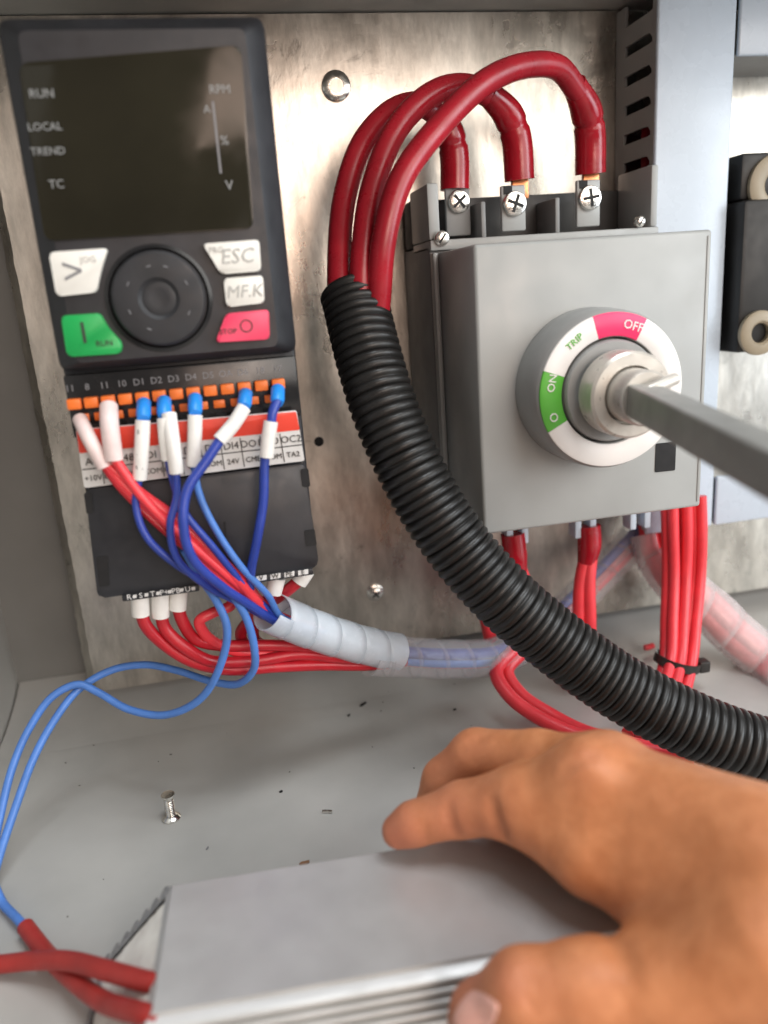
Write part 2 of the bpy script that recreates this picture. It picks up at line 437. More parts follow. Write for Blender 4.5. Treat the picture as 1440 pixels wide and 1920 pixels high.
text('key_print', 'ESC', .0072, at(444, 481, YT), KEYTXT, k2, shear=.2)
text('key_print', 'PRG', .0028, at(405, 469, YT), KEYTXT, k2)
text('key_print', 'MF.K', .0062, at(458, 547, YT), KEYTXT, k3, shear=.2)
text('key_print', 'I', .0105, at(157, 626, YT), BLKTXT, k4)
text('key_print', 'RUN', .0028, at(196, 644, YT), BLKTXT, k4)
rg = bmesh.new(); cc = at(462, 611, YT); 
add_lathe(rg, [(.0019, 0), (.0023, 0), (.0023, .00012), (.0019, .00012), (.0019, 0)], cc, (0, -1, 0), 24, cap=False)
obj('key_print', rg, BLKTXT, k5)
text('key_print', 'STOP', .0026, at(428, 622, YT), BLKTXT, k5)
# dial
c = at(299, 560, YK); R = .0168
ro = obj('dial_rim', add_lathe(bmesh.new(), [(R + .0018, -.0005), (R + .0018, .0006), (R + .0006, .0010), (R, .0004), (R - .0008, -.0005)], c, (0, -1, 0), 56, cap=False), BLACKG, drive)
dl = obj('dial', add_lathe(bmesh.new(), [(R - .0006, -.0008), (R - .0006, .0024), (R - .0012, .0031), (R - .0022, .0033), (.0072, .0031), (.0066, .0026), (.0058, .0022), (.0052, .0024), (.0030, .0021), (0, .0020)], c, (0, -1, 0), 56), mat('dial_black', (.016, .017, .020), .52, var=.2, scale=90, bump=.1, bscale=2500), drive)
for aa in (25, 70, 100, 150, 200, 245, 330):
    q = c + Vector((math.cos(math.radians(aa)) * .0112, -.00325, math.sin(math.radians(aa)) * .0112))
    t = Vector((-math.sin(math.radians(aa)), 0, math.cos(math.radians(aa))))
    obj('dial_mark', tube([q - t * .0008, q, q + t * .0008], .00022, 6, 2), DIMTXT, dl)
# terminal strip
tb = obj('terminal_block', box((-.0600, -.1165, .1755), (.0258, -.110, .1990), .0008), BLACKG, drive)
numbers = ['11', '8', '11', '10', 'D1', 'D2', 'D3', 'D4', 'D5', 'OA', 'D6', '18', '17']
for i, s in enumerate(numbers):
    xx = 131 + (520 - 131) * i / 12
    text('terminal_number', s, .0035, at(xx, 729 - 37 * i / 12, -.1167), DIMTXT, tb)
lev = None
LEVP = []
for i in range(13):
    xx = 139 + (522 - 139) * i / 12; yy = 758 - 38 * i / 12
    p = at(xx, yy, -.1185)
    if lev is None:
        lev = obj('terminal_lever', box(p + Vector((-.0025, -.001, -.0020)), p + Vector((.0025, .0045, .0020)), .0006, 2), ORANGE, tb)
    else: share('terminal_lever', lev, p + (BASE[lev.name] - at(139, 758, -.1185)), tb)
    LEVP.append(p)
for i in range(12):
    xx = 156 + (507 - 156) * i / 11; yy = 784 - 36 * i / 11
    p = at(xx, yy, -.1172)
    q = share('terminal_lever', lev, p + Vector((0, .0030, 0)), tb); q.scale = (.9, 1, .8)
for i in range(12):   # wire entry holes between rows
    xx = 150 + (515 - 150) * i / 11; yy = 802 - 34 * i / 11
    p = at(xx, yy, -.1167)
    if i == 0: hole0 = obj('wire_entry', box(p + Vector((-.0021, -.0001, -.0010)), p + Vector((.0021, .0006, .0010))), DARK, tb, smooth=False); h0 = p
    else: share('wire_entry', hole0, p + (BASE[hole0.name] - h0), tb)
# label card
YL = -.1212
lab = obj('label_card', plate_px([(142, 806), (556, 770), (571, 864), (158, 915)], YL, .0015, .0008, .0002), WHITELAB, drive)
obj('red_band', plate_px([(143, 807), (555, 772), (562, 806), (149, 850)], YL - .0003, .0006, .0005, .0001), REDLAB, lab)
r1 = ['A4', 'AI2', '485', 'DI', 'DI2', 'DI3', 'D3', 'DI4', 'DO1', 'DO', 'OC2']
r2 = ['+10V', 'GND', '485', 'COM', 'COM', 'OP', 'COM', '24V', 'CME', 'COM', 'TA2']
for i in range(12):
    t = i / 11
    xa, ya = 151 + 411 * t, 851 - 45 * t; xb, yb = 158 + 413 * t, 914 - 50 * t
    if 0 < i < 11: obj('label_rule', plate_px([(xa - .9, ya + 3), (xa + .9, ya + 3), (xb + .9, yb - 2), (xb - .9, yb - 2)], YL - .0002, .0003, .0001, 0), BLKTXT, lab)
    if i < 11:
        t = (i + .5) / 11
        xa, ya = 151 + 411 * t, 851 - 45 * t; xb, yb = 158 + 413 * t, 914 - 50 * t
        text('label_print', r1[i], .0040, at(xa + (xb - xa) * .27, ya + (yb - ya) * .27, YL - .0003), BLKTXT, lab)
        text('label_print', r2[i], .0030, at(xa + (xb - xa) * .76, ya + (yb - ya) * .76, YL - .0003), BLKTXT, lab)
obj('label_rule', plate_px([(154, 880), (566, 833), (566, 835), (154, 882)], YL - .0002, .0003, .0001, 0), BLKTXT, lab)
# lower cover
cov = obj('lower_cover', plate_px([(159, 918), (571, 869), (597, 1050), (592, 1066), (190, 1122), (182, 1112)], -.1205, .010, .0015, .0012), BLACK, drive)
for q in ([(157, 925), (172, 923), (176, 962), (162, 964)], [(180, 1045), (202, 1042), (206, 1098), (186, 1101)], [(563, 880), (578, 878), (582, 912), (567, 914)], [(570, 995), (590, 992), (594, 1022), (574, 1025)]):
    obj('cover_slot', plate_px(q, -.1208, .0006, .0008, 0), DARK, cov)
obj('cover_groove', plate_px([(419, 978), (423, 978), (427, 1034), (423, 1034)], -.1208, .0006, .0003, 0), DARK, cov)
bs1 = obj('bottom_label', plate_px([(228, 1117), (372, 1097), (374, 1108), (230, 1128)], -.1215, .004, .0005, .0002), BLACK, drive)
bs2 = obj('bottom_label', plate_px([(472, 1082), (586, 1066), (588, 1077), (474, 1094)], -.1215, .004, .0005, .0002), BLACK, drive)
for i in range(6):
    x = 242 + 22 * i; y = 1120 - 3.0 * i
    text('terminal_print', ['R', 'S', 'T', 'P+', 'PB', 'U'][i], .0032, at(x, y, -.1218), WHITELAB, bs1)
    obj('terminal_mark', plate_px([(x + 7, y - 4), (x + 14, y - 5), (x + 14, y + 1), (x + 7, y + 2)], -.1217, .0003, .0002, 0), WHITELAB, bs1)
for i in range(4):
    x = 490 + 26 * i; y = 1084 - 3.6 * i
    obj('terminal_mark', plate_px([(x - 9, y - 3), (x + 10, y - 6), (x + 10, y + 3), (x - 9, y + 6)], -.1217, .0003, .0002, 0), WHITELAB, bs2)
    text('terminal_print', ['V', 'W', 'PE', 'E'][i], .0028, at(x, y, -.1219), BLKTXT, bs2)

# ================================================================== ROTARY DISCONNECT SWITCH
sw = thing('disconnect_switch', 'grey rotary disconnect switch with white ring and long square shaft', 'switch', (.155, -.03, .10))
base = obj('base', box((.0985, -.052, .102), (.2145, -.0005, .2400), .0015), SWDARK, sw)
cover = obj('cover', box((.1015, -.110, .1138), (.2075, -.0525, .2360), .0016, 3), SWGREY, sw)
obj('cover_edge', box((.2050, -.1104, .1165), (.2064, -.1095, .2335), .0003), SWGREY, cover)
obj('side_rib', box((.0988, -.058, .112), (.1014, -.0522, .236), .0008), SWGREY, sw)
# terminal tray on top: back, floor, barriers
TZ0, TZ1 = .2402, .2690
TRAYD = mat('tray_dark_plastic', (.055, .055, .055), .5, var=.1)
obj('tray_back', box((.0985, -.020, TZ0), (.2145, -.006, TZ1 - .006), .0008), TRAYD, sw)
obj('tray_ledge', box((.0985, -.0555, .2370), (.2145, -.0215, TZ0 + .0015), .0008), SWGREY, sw)
for xa, xb, z1 in ((.0985, .1040, .2665), (.2108, .2145, .2700)):
    obj('barrier', box((xa, -.054, TZ0 + .0016), (xb, -.0202, z1), .0010), SWGREY, sw)
def screw(name, p, r, parent, slot_ang=.6, d=(0, -1, 0), m=None, cross=True):
    s = obj(name, add_lathe(bmesh.new(), [(r, -.0015), (r, .0006), (r * .93, .0012), (r * .6, .0018), (0, .0019)], p, d, 28), m or STEEL, parent)
    D = Vector(d).normalized(); u = Vector((math.cos(slot_ang), 0, math.sin(slot_ang))); v = D.cross(u)
    q = Vector(p) + D * .00125
    bm = bmesh.new()
    for (e1, e2) in ((u, v), (v, u)) if cross else ((u, v),):
        A = [q + e1 * (r * .72 * sx) + e2 * (r * .13 * sy) for sx, sy in ((-1, -1), (1, -1), (1, 1), (-1, 1))]
        add_prism(bm, [x + D * .00075 for x in A], A)
        q = q + D * .00004
    obj('screw_slot', bm, DARK, s, smooth=False)
    return s
for xa in (.1275, .1655):
    obj('barrier', box((xa, -.044, TZ0 + .0016), (xa + .0024, -.0202, .2585), .0006), SWDARK, sw)
# copper/steel terminal tabs and clamp screws
for i, (x, y, z1) in enumerate(((860, 378, 0), (965, 382, 1), (1106, 371, 1))):
    p = at(x, y, -.046 if i else -.036)
    obj('terminal_tab', box((p.x - .0062, p.y + .0012, TZ0 + .0040), (p.x + .0062, p.y + .0040, p.z + .0085), .0009), SWGREY if i else SWDARK, sw)
    if i: obj('tab_notch', box((p.x - .0050, p.y + .0008, p.z + .0045), (p.x - .0008, p.y + .0012, p.z + .0082)), DARK, sw, smooth=False)
    screw('terminal_screw', (p.x, p.y, p.z), .0058 if i else .0054, sw, .7 + .5 * i)
for (x, y, r) in ((828, 447, .0035), (1200, 415, .0026)):
    p = at(x, y, -.0562); screw('cover_screw', p, r, sw, .9, cross=False)
# black window + tab by the bottom right
wq = obj('cover_opening', plate_px([(1230, 832), (1268, 828), (1266, 882), (1228, 886)], -.1103, .0005, .0008, 0), DARK, cover)
obj('side_clip', box((.2078, -.096, .1210), (.2120, -.080, .1480), .0008), DUCT, sw)
# bottom terminal forks
for (x, y) in ((967, 1003), (1094, 990), (1196, 974)):
    p = at(x, y, -.055)
    for s in (-1, 1):
        obj('terminal_fork', box((p.x + s * .0042 - .0018, p.y - .003, p.z - .0045), (p.x + s * .0042 + .0018, p.y + .006, .1136), .0006), DUCT, sw)
# knob
kc = at(1147, 733, -.132); kc.y = -.110
KR = .0316
obj('knob_skirt', add_lathe(bmesh.new(), [(KR + .0012, .0004), (KR + .0012, .008), (KR + .0009, .014), (KR + .0004, .0200), (KR - .0006, .0213), (KR - .0100, .0213), (KR - .0105, .0150), (.004, .0150)], kc, (0, -1, 0), 72), KNOBG, sw)
def ring_seg(a0, a1, r0, r1, h0, h1, k):
    bm = bmesh.new(); rows = []
    for i in range(k + 1):
        aa = math.radians(a0 + (a1 - a0) * i / k); u = Vector((math.cos(aa), 0, math.sin(aa)))
        rows.append([bm.verts.new(kc + u * rr + Vector((0, -h, 0))) for rr, h in ((r0, h0), (r0, h1), (r0 + .0004, h1 + .0003), (r1 - .0004, h1 + .0003), (r1, h1), (r1, h0))])
    for A, B in zip(rows, rows[1:]):
        for j in range(5): bm.faces.new((A[j], A[j + 1], B[j + 1], B[j]))
    bm.faces.new(rows[0]); bm.faces.new(rows[-1][::-1])
    return bm
ring = thing  # (name kept free)
for a0, a1, m, nm in ((62, 106, RINGR, 'red_segment'), (106.2, 160, RINGW, 'white_segment'), (160.2, 207, RINGG, 'green_segment'), (207.2, 421.8, RINGW, 'white_segment')):
    obj(nm, ring_seg(a0, a1, KR - .0098, KR - .0006, .0210, .0222, max(8, int((a1 - a0) / 4))), m, sw)
for s, ang, m, sz in (('OFF', 71, RINGW, .0050), ('TRIP', 128, RINGG, .0040), ('ON', 168, RINGW, .0046), ('O', 198, RINGW, .0050)):
    aa = math.radians(ang); u = Vector((math.cos(aa), 0, math.sin(aa)))
    text('ring_print', s, sz, kc + u * (KR - .0052) + Vector((0, -.0227, 0)), m, sw, right=(u.z, 0, -u.x), up=u)
hc = kc + Vector((.0, 0, 0))
obj('hub_collar', add_lathe(bmesh.new(), [(.0205, .0145), (.0205, .0225), (.0198, .0235), (.0160, .0235)], hc, (0, -1, 0), 56), KNOBG, sw)
obj('hub_sleeve', add_lathe(bmesh.new(), [(.0168, .0270), (.0168, .0375), (.0158, .0385), (.0115, .0385), (.0115, .0330), (.004, .0330)], hc, (0, -1, 0), 48), HUBG, sw)
obj('shaft_bush', add_lathe(bmesh.new(), [(.0105, .0325), (.0105, .0480), (.0098, .0490), (.003, .0490)], hc, (0, -1, 0), 40), HUBG, sw)
s0 = hc + Vector((0, -.040, 0)); s1 = atd(1440, 870, .190)
dirv = (s1 - s0).normalized(); s2 = s0 + dirv * .17
u = dirv.cross(Vector((.05, 0, 1))).normalized(); v = u.cross(dirv).normalized()
def sq(p, h): return round_poly([p + u * h + v * h, p - u * h + v * h, p - u * h - v * h, p + u * h - v * h], .0009, 3)
obj('square_shaft', add_prism(bmesh.new(), sq(s0, .0058), sq(s2, .0058)), SHAFT, sw, angle=50)
pp = s0 + dirv * .014
obj('cross_pin', add_lathe(bmesh.new(), [(.0022, -.002), (.0022, .0118), (.0018, .0126), (0, .0127)], pp + v * .004, (Vector((1, 0, .30))), 16), HUBG, sw)

# ================================================================== TRUNKING
def duct_wall(parent, X, z0, z1, th=.0014):
    obj('wall_strip', box((X, -.010, z0), (X + th, -.0005, z1)), DUCTS, parent, smooth=False)
    obj('wall_strip', box((X, -.0405, z0), (X + th, -.0365, z1)), DUCTS, parent, smooth=False)
    pitch, z = .0138, .2890 + .0062
    zz = []
    k = int((z - z0) / pitch); z -= k * pitch
    first = None
    while z < z1 - .004:
        h = .0044
        if first is None:
            poly = [(-.0098, -h), (-.0320, -h), (-.0345, -h - .0007), (-.0362, -h - .0026), (-.0368, -h - .0026), (-.0368, h + .0006), (-.0340, h), (-.0098, h)]
            A = [Vector((X, y, z + q)) for y, q in poly]
            first = obj('wall_finger', add_prism(bmesh.new(), A, [p + Vector((th, 0, 0)) for p in A]), DUCTS, parent, smooth=False); zf = z
        else:
            share('wall_finger', first, BASE[first.name] + Vector((0, 0, z - zf)), parent)
        z += pitch
DX0, DX1 = .2195, .2585
d1 = thing('cable_duct', 'vertical pale grey slotted cable duct behind the rotary switch', 'cable duct', (.239, 0, .06))
obj('duct_cover', box((DX0 - .0012, -.0436, .0785), (DX1 + .0012, -.0410, .3515), .0011, 3), DUCT, d1)
obj('cover_lip', box((DX1 + .0001, -.0408, .0790), (DX1 + .0012, -.033, .3510)), DUCT, d1, smooth=False)
duct_wall(d1, DX0, .08, .3505)
obj('wall_strip', box((DX1 - .0014, -.0405, .08), (DX1, -.0005, .3505)), DUCTS, d1, smooth=False)
d2 = thing('cable_duct', 'horizontal pale blue cable duct at the upper right corner', 'cable duct', (.34, 0, .318))
obj('duct_cover', box((DX1 + .0030, -.0436, .3186), (.44, -.0410, .3510), .0011, 3), DUCT, d2)
obj('wall_strip', box((DX1 + .0030, -.0405, .3196), (.44, -.0005, .3210)), DUCTS, d2, smooth=False)
d3 = thing('cable_duct', 'horizontal pale blue cable duct below the black component', 'cable duct', (.34, 0, .0785))
obj('duct_cover', box((DX1 + .0030, -.0436, .0785), (.44, -.0410, .1075), .0011, 3), DUCT, d3)
obj('wall_strip', box((DX1 + .0030, -.0405, .0795), (.44, -.0005, .0809)), DUCTS, d3, smooth=False)
obj('wall_strip', box((DX1 + .0030, -.0405, .1050), (.44, -.0005, .1064)), DUCTS, d3, smooth=False)
for i, (x, m) in enumerate(((.2285, REDC), (.2355, REDC), (.2450, REDC))):
    tag(obj('wire', tube([(x, -.020, .09), (x + .002, -.022, .18), (x - .001, -.020, .27), (x + .001, -.016, .30 - .0 * i)], .0030, 10), m),
        'dark red wire inside the slotted duct, seen through its slots', 'wire', 'red wires inside the duct')

# black component on the right
cp = thing('contactor', 'black component with cream round terminals at the right edge', 'contactor', (.30, -.03, .175))
CBLK = mat('contactor_black', (.008, .008, .008), .5, var=.1)
obj('body', box((.2635, -.052, .1760), (.345, -.0006, .2520), .0025), CBLK, cp)
obj('upper_body', box((.2650, -.046, .2522), (.345, -.0006, .2745), .0020), CBLK, cp)
for (x, y, R) in ((1450, 348, .0150), (1420, 624, .0115)):
    p = at(x, y, -.0465 if y < 500 else -.0525)
    obj('terminal_ring', add_lathe(bmesh.new(), [(R * .45, 0), (R * .45, .0024), (R * .55, .0034), (R * .85, .0034), (R, .0022), (R, 0)], p, (0, -1, 0), 40, cap=False), CREAM, cp)

# ================================================================== FASTENERS ON THE PLATE
p = at(630, 162, 0)
nut = thing('clinch_nut', 'round steel clinch nut set in the plate above the cables', 'nut', (p.x, 0, p.z))
obj('flange', add_lathe(bmesh.new(), [(.0072, .0003), (.0072, .0012), (.0060, .0020), (.0038, .0022), (.0036, .0012)], p, (0, -1, 0), 32), STEEL, nut)
obj('bore', add_lathe(bmesh.new(), [(.0033, .0006), (.0033, .0016), (0, .0016)], p, (0, -1, 0), 24), GALV, nut)
p = at(703, 1110, 0)
scr = thing('machine_screw', 'cross-head steel screw in the plate left of the conduit', 'screw', (p.x, 0, p.z))
obj('washer', add_lathe(bmesh.new(), [(.0050, .0002), (.0050, .0010), (.0046, .0013), (0, .0013)], p, (0, -1, 0), 28), STEEL, scr)
screw('screw_head', p + Vector((0, -.0024, 0)), .0036, scr)
p = at(598, 828, 0)
tag(obj('drilled_hole', add_lathe(bmesh.new(), [(.0027, .0001), (.0027, .0003), (.0019, .0004), (0, .0004)], p, (0, -1, 0), 24), DARK), 'small dark hole drilled in the plate beside the drive', 'hole')

# ================================================================== CORRUGATED CONDUIT
cpts = [(660, 545, .335), (668, 575, .333), (690, 665, .328), (722, 770, .325), (775, 890, .325), (845, 1005, .327), (935, 1110, .328), (1045, 1205, .330), (1165, 1290, .330), (1300, 1360, .328), (1440, 1410, .326), (1600, 1445, .322), (1800, 1470, .318)]
path, Ltot = resample(spline([atd(*q) for q in cpts], 14), .00036)
pit = .0038; NR = Ltot / pit
rad = []
for i in range(len(path)):
    ph = (i / (len(path) - 1) * NR) % 1.0
    e = max(0.0, math.sin(math.pi * ph)) ** .45
    rad.append(.0124 + .0021 * e)
con = thing('corrugated_conduit', 'thick black corrugated conduit sweeping down to the right', 'conduit', (.15, -.12, .05))
obj('ribbed_tube', add_tube(bmesh.new(), path, rad, 36, cap=False), CONDUIT, con, angle=60)
obj('inner_wall', add_tube(bmesh.new(), path[::6], .0108, 24, cap=False), DARK, con)

# three heavy cables to the switch
def cable(label, pts, lug, mt, r, rl):
    t = thing('power_cable', label, 'cable', at(*pts[0]), 'three heavy red cables above the conduit')
    obj('insulation', tube([at(*q) for q in pts], r, 18, 12), mt, t)
    L = [at(*q) for q in lug]
    sp = spline(L, 8)
    prof = []
    for i in range(len(sp)):
        f = i / (len(sp) - 1)
        prof.append(r * 1.08 + (rl - r * 1.08) * min(1, max(0, (f - .05) / .30)) - (.0006 if .48 < f < .56 else 0) )
    obj('heat_shrink', add_tube(bmesh.new(), sp, prof, 20), SHRINK, t)
    e = L[-1]; dd = (L[-1] - L[-2]).normalized()
    obj('lug_tip', box(e + Vector((-.0042, -.0012, -.0085)), e + Vector((.0042, .0012, .0010)), .0005), COPPER, t)
    return t
RC = .0052
cable('red power cable nearest the drive, running to the leftmost switch terminal',
      [(662, 640, -.083), (640, 575, -.083), (634, 490, -.076), (646, 370, -.064), (682, 268, -.056), (735, 210, -.048), (790, 195, -.040), (832, 225, -.034)],
      [(828, 210, -.0345), (843, 250, -.032), (852, 290, -.031), (853, 356, -.031)], REDC, RC, .0072)
cable('middle red power cable, arching behind the tallest one to the centre terminal',
      [(684, 640, -.084), (680, 562, -.086), (680, 470, -.084), (697, 355, -.076), (745, 240, -.068), (815, 172, -.062), (875, 160, -.055), (925, 183, -.047)],
      [(915, 175, -.049), (952, 215, -.044), (968, 260, -.042), (974, 338, -.041)], REDC, RC, .0072)
cable('tallest red power cable, arching in front to the rightmost switch terminal',
      [(704, 640, -.086), (712, 555, -.089), (722, 450, -.092), (752, 340, -.090), (822, 240, -.084), (910, 155, -.076), (985, 122, -.068), (1045, 130, -.060), (1083, 172, -.053)],
      [(1076, 158, -.054), (1098, 205, -.048), (1106, 250, -.044), (1107, 326, -.042)], REDC, RC, .0074)

# ================================================================== CONTROL WIRES AT THE DRIVE
def cwire(label, ferr, sleeve, wire, mt, r=.00145, ferrm=None, sleevem=None, rs=.0027, group=None, rf=.0027, printing=False):
    t = thing('control_wire', label, 'wire', at(*wire[0]), group)
    if ferr:
        A = [at(*q) for q in ferr]
        obj('ferrule', add_tube(bmesh.new(), [A[0], A[0].lerp(A[1], .1), A[0].lerp(A[1], .8), A[1]], [rf * .75, rf, rf, rf * .8], 16), ferrm or FERR, t)
    if sleeve:
        A = [at(*q) for q in sleeve]
        s = obj('marker_sleeve', add_tube(bmesh.new(), spline(A, 6), rs, 18), sleevem or SLEEVE, t)
        if printing:
            a, b = A[0], A[-1]; dr = (b - a).normalized()
            for k, ch in enumerate(('7', '6', '3', '2')):
                q = a.lerp(b, .18 + .2 * k) + Vector((0, -rs - .0001, 0))
                text('sleeve_print', ch, .0036, q, BLKTXT, s, right=dr, up=Vector((0, -1, 0)).cross(dr) * -1)
    obj('insulation', tube([at(*q) for q in wire], r, 12, 10), mt, t)
    return t
G1 = 'control wires at the orange terminals'
END = (512, 1152)
cwire('red control wire with pinkish sleeve at the far left terminal', None, [(150, 786, -.118), (166, 820, -.1265), (196, 876, -.1275)],
      [(190, 866, -.1275), (215, 905, -.127), (262, 950, -.1275), (330, 1010, -.128), (420, 1080, -.124), (505, 1150, -.112), (600, 1185, -.10)], RED, sleevem=SLEEVEP, group=G1, rs=.0027)
cwire('red control wire under a wide pinkish sleeve, second from the left', None, [(204, 762, -.121), (206, 800, -.128), (214, 862, -.1285)],
      [(213, 855, -.1285), (232, 890, -.129), (282, 945, -.130), (350, 1015, -.1305), (430, 1085, -.126), (508, 1146, -.113), (600, 1183, -.10)], REDB, r=.0019, sleevem=SLEEVEP, rs=.0033, group=G1)
for k, (dx, dy) in enumerate(((0, 0), (10, -3), (-10, 10), (18, 8))):
    tag(obj('control_wire', tube(px(((190, 862, -.1275), (213, 852, -.1285), (192, 866, -.1272), (215, 856, -.1283))[k], (245 + dx * .4, 912 + dy * .4, -.1272), (330 + dx, 985 + dy, -.127), (400 + dx, 1050 + dy, -.127), (460 + dx * .6, 1105 + dy, -.121), (508 + dx * .3, 1150 + dy * .3, -.111), (600, 1182, -.10)), lambda f: .0011 + .0013 * min(1, f * 4), 12), REDB),
        ('red wire in the middle of the thick red strand behind the blue wires', 'uppermost red wire of the thick red strand behind the blue wires', 'lowest red wire of the thick red strand behind the blue wires', 'red wire on the right side of the thick red strand')[k], 'wire', 'red wires bunched across the drive cover')
cwire('dark blue wire under the printed sleeve, leftmost of the blue ones', [(270, 752, -.119), (269, 786, -.1265)], [(268, 788, -.1275), (266, 840, -.1285), (262, 898, -.128)],
      [(262, 890, -.128), (256, 945, -.129), (275, 1005, -.131), (330, 1060, -.131), (410, 1105, -.126), (500, 1156, -.114), (600, 1192, -.10)], BLUE, group=G1, printing=True)
cwire('dark blue wire with a blue ferrule and short sleeve, third terminal group', [(308, 748, -.119), (308, 782, -.1265)], [(308, 784, -.128), (312, 830, -.129), (316, 862, -.129)],
      [(314, 855, -.129), (322, 900, -.1295), (345, 955, -.131), (400, 1030, -.131), (460, 1100, -.124), (512, 1150, -.113), (600, 1186, -.10)], BLUE, group=G1)
cwire('dark blue wire in the long printed sleeve crowded beside the third ferrule', None, [(317, 776, -.1275), (324, 830, -.1315), (331, 886, -.131)],
      [(330, 878, -.131), (331, 930, -.132), (322, 985, -.134), (332, 1045, -.134), (382, 1095, -.130), (450, 1130, -.120), (512, 1158, -.113), (600, 1194, -.10)], BLUE, group=G1)
cwire('dark blue wire under the upright sleeve in the middle of the terminals', [(366, 743, -.119), (366, 776, -.1265)], [(366, 778, -.127), (365, 820, -.128), (362, 872, -.127)],
      [(363, 862, -.127), (374, 920, -.127), (402, 990, -.128), (450, 1060, -.127), (500, 1115, -.120), (530, 1155, -.112), (610, 1186, -.10)], LBLUE, group=G1)
cwire('dark blue wire with a slanting white sleeve, bowing over the others', [(461, 735, -.119), (458, 763, -.1265)], [(458, 764, -.1275), (438, 795, -.130), (411, 826, -.132)],
      [(416, 820, -.132), (388, 860, -.134), (352, 920, -.137), (343, 980, -.139), (360, 1045, -.138), (410, 1098, -.131), (470, 1136, -.122), (520, 1164, -.113), (600, 1196, -.10)], BLUE, r=.0019, group=G1)
cwire('dark blue wire from the far right terminal, hanging straight down', [(521, 727, -.119), (520, 756, -.1265)], [(508, 790, -.1285), (503, 825, -.129), (500, 857, -.129)],
      [(520, 752, -.126), (514, 775, -.128), (507, 800, -.1285), (499, 862, -.129), (494, 940, -.130), (484, 1010, -.130), (472, 1080, -.124), (474, 1128, -.118), (520, 1164, -.112), (600, 1190, -.10)], BLUE, r=.0018, group=G1)

# long light-blue wires to the resistor
def leadwire(label, pts, tail, r=.0017):
    t = thing('resistor_lead', label, 'wire', at(*pts[0]))
    obj('insulation', tube([at(*q) for q in pts], r, 12, 10), LBLUE, t)
    if tail: obj('red_sleeving', tube([atz(*q) for q in tail], .0031, 14, 10), REDDULL, t)
    return t
leadwire('light blue wire looping low below the drive, red sleeving into the resistor',
         [(345, 1030, -.126), (375, 1085, -.124), (408, 1130, -.122), (424, 1180, -.122), (415, 1245, -.120), (375, 1310, -.115), (310, 1340, -.108), (240, 1330, -.100), (185, 1298, -.094), (145, 1285, -.092), (98, 1305, -.094), (52, 1370, -.10), (24, 1440, -.108), (5, 1520, -.118), (-10, 1600, -.130), (-12, 1650, -.140), (2, 1690, -.145), (30, 1722, -.12), (66, 1758, -.12)],
         [(48, 1738, .0045), (90, 1788, .006), (140, 1838, .010), (200, 1878, .017), (268, 1903, .0265), (300, 1910, .0265)])
leadwire('light blue wire arching high behind the other, red sleeving across it',
         [(405, 1075, -.125), (430, 1108, -.124), (462, 1158, -.122), (478, 1215, -.120), (474, 1258, -.116), (445, 1282, -.110), (400, 1278, -.102), (330, 1256, -.092), (270, 1248, -.086), (210, 1258, -.086), (150, 1290, -.090), (105, 1345, -.098), (65, 1420, -.108), (30, 1510, -.118), (2, 1600, -.130), (-25, 1680, -.142), (-50, 1760, -.152), (-60, 1800, -.158)],
         [(-70, 1812, .0045), (-20, 1808, .0050), (60, 1802, .009), (130, 1803, .0155), (205, 1818, .0215), (278, 1839, .0265), (310, 1848, .0265)])

# power wires under the drive
G2 = 'red power wires under the drive'
def pwire(label, sleeve, pts, m=RED, sm=SLEEVE, r=.0026):
    t = thing('power_wire', label, 'wire', at(*pts[0]), G2)
    if sleeve:
        A = [at(*q) for q in sleeve]
        obj('marker_sleeve', add_tube(bmesh.new(), [A[0], A[1]], .0036, 18), sm, t)
    obj('insulation', tube([at(*q) for q in pts], r, 14, 10), m, t)
pwire('red wire under the drive, leftmost white sleeve', [(262, 1112, -.114), (264, 1153, -.114)], [(264, 1145, -.114), (272, 1172, -.114), (308, 1205, -.112), (360, 1240, -.110), (430, 1256, -.106), (520, 1252, -.102), (600, 1246, -.097), (690, 1246, -.092), (760, 1240, -.086)])
pwire('red wire under the drive, second white sleeve from the left', [(300, 1112, -.113), (301, 1156, -.113)], [(301, 1148, -.113), (312, 1178, -.113), (345, 1212, -.113), (395, 1238, -.110), (470, 1240, -.105), (560, 1228, -.101), (640, 1235, -.096), (700, 1240, -.091), (760, 1236, -.086)])
pwire('red wire under the drive, short white sleeve with a red edge', [(336, 1106, -.112), (333, 1142, -.112)], [(333, 1136, -.112), (340, 1165, -.112), (368, 1198, -.110), (420, 1212, -.106), (500, 1210, -.104), (580, 1215, -.100), (650, 1232, -.095), (700, 1236, -.090), (760, 1232, -.086)])
pwire('red wire under the drive, bent in a tight curl', None, [(440, 1105, -.108), (432, 1136, -.110), (398, 1150, -.112), (376, 1165, -.113), (380, 1188, -.111), (402, 1205, -.108), (440, 1222, -.104), (520, 1226, -.100), (620, 1232, -.096), (700, 1240, -.090), (760, 1236, -.086)], m=REDB, r=.0023)
pwire('red wire under the drive, white sleeve beside the wrap mouth', [(520, 1082, -.112), (512, 1112, -.112)], [(514, 1108, -.112), (480, 1150, -.103), (450, 1185, -.098), (460, 1210, -.097), (520, 1222, -.096), (620, 1232, -.094), (700, 1238, -.089), (760, 1234, -.086)])
pwire('red wire under the drive, rightmost, hooking back from its sleeve', [(575, 1070, -.111), (560, 1092, -.111)], [(564, 1086, -.111), (540, 1106, -.110), (510, 1128, -.100), (478, 1160, -.094), (480, 1200, -.092), (540, 1222, -.093), (620, 1230, -.091), (700, 1236, -.088), (760, 1230, -.086)])

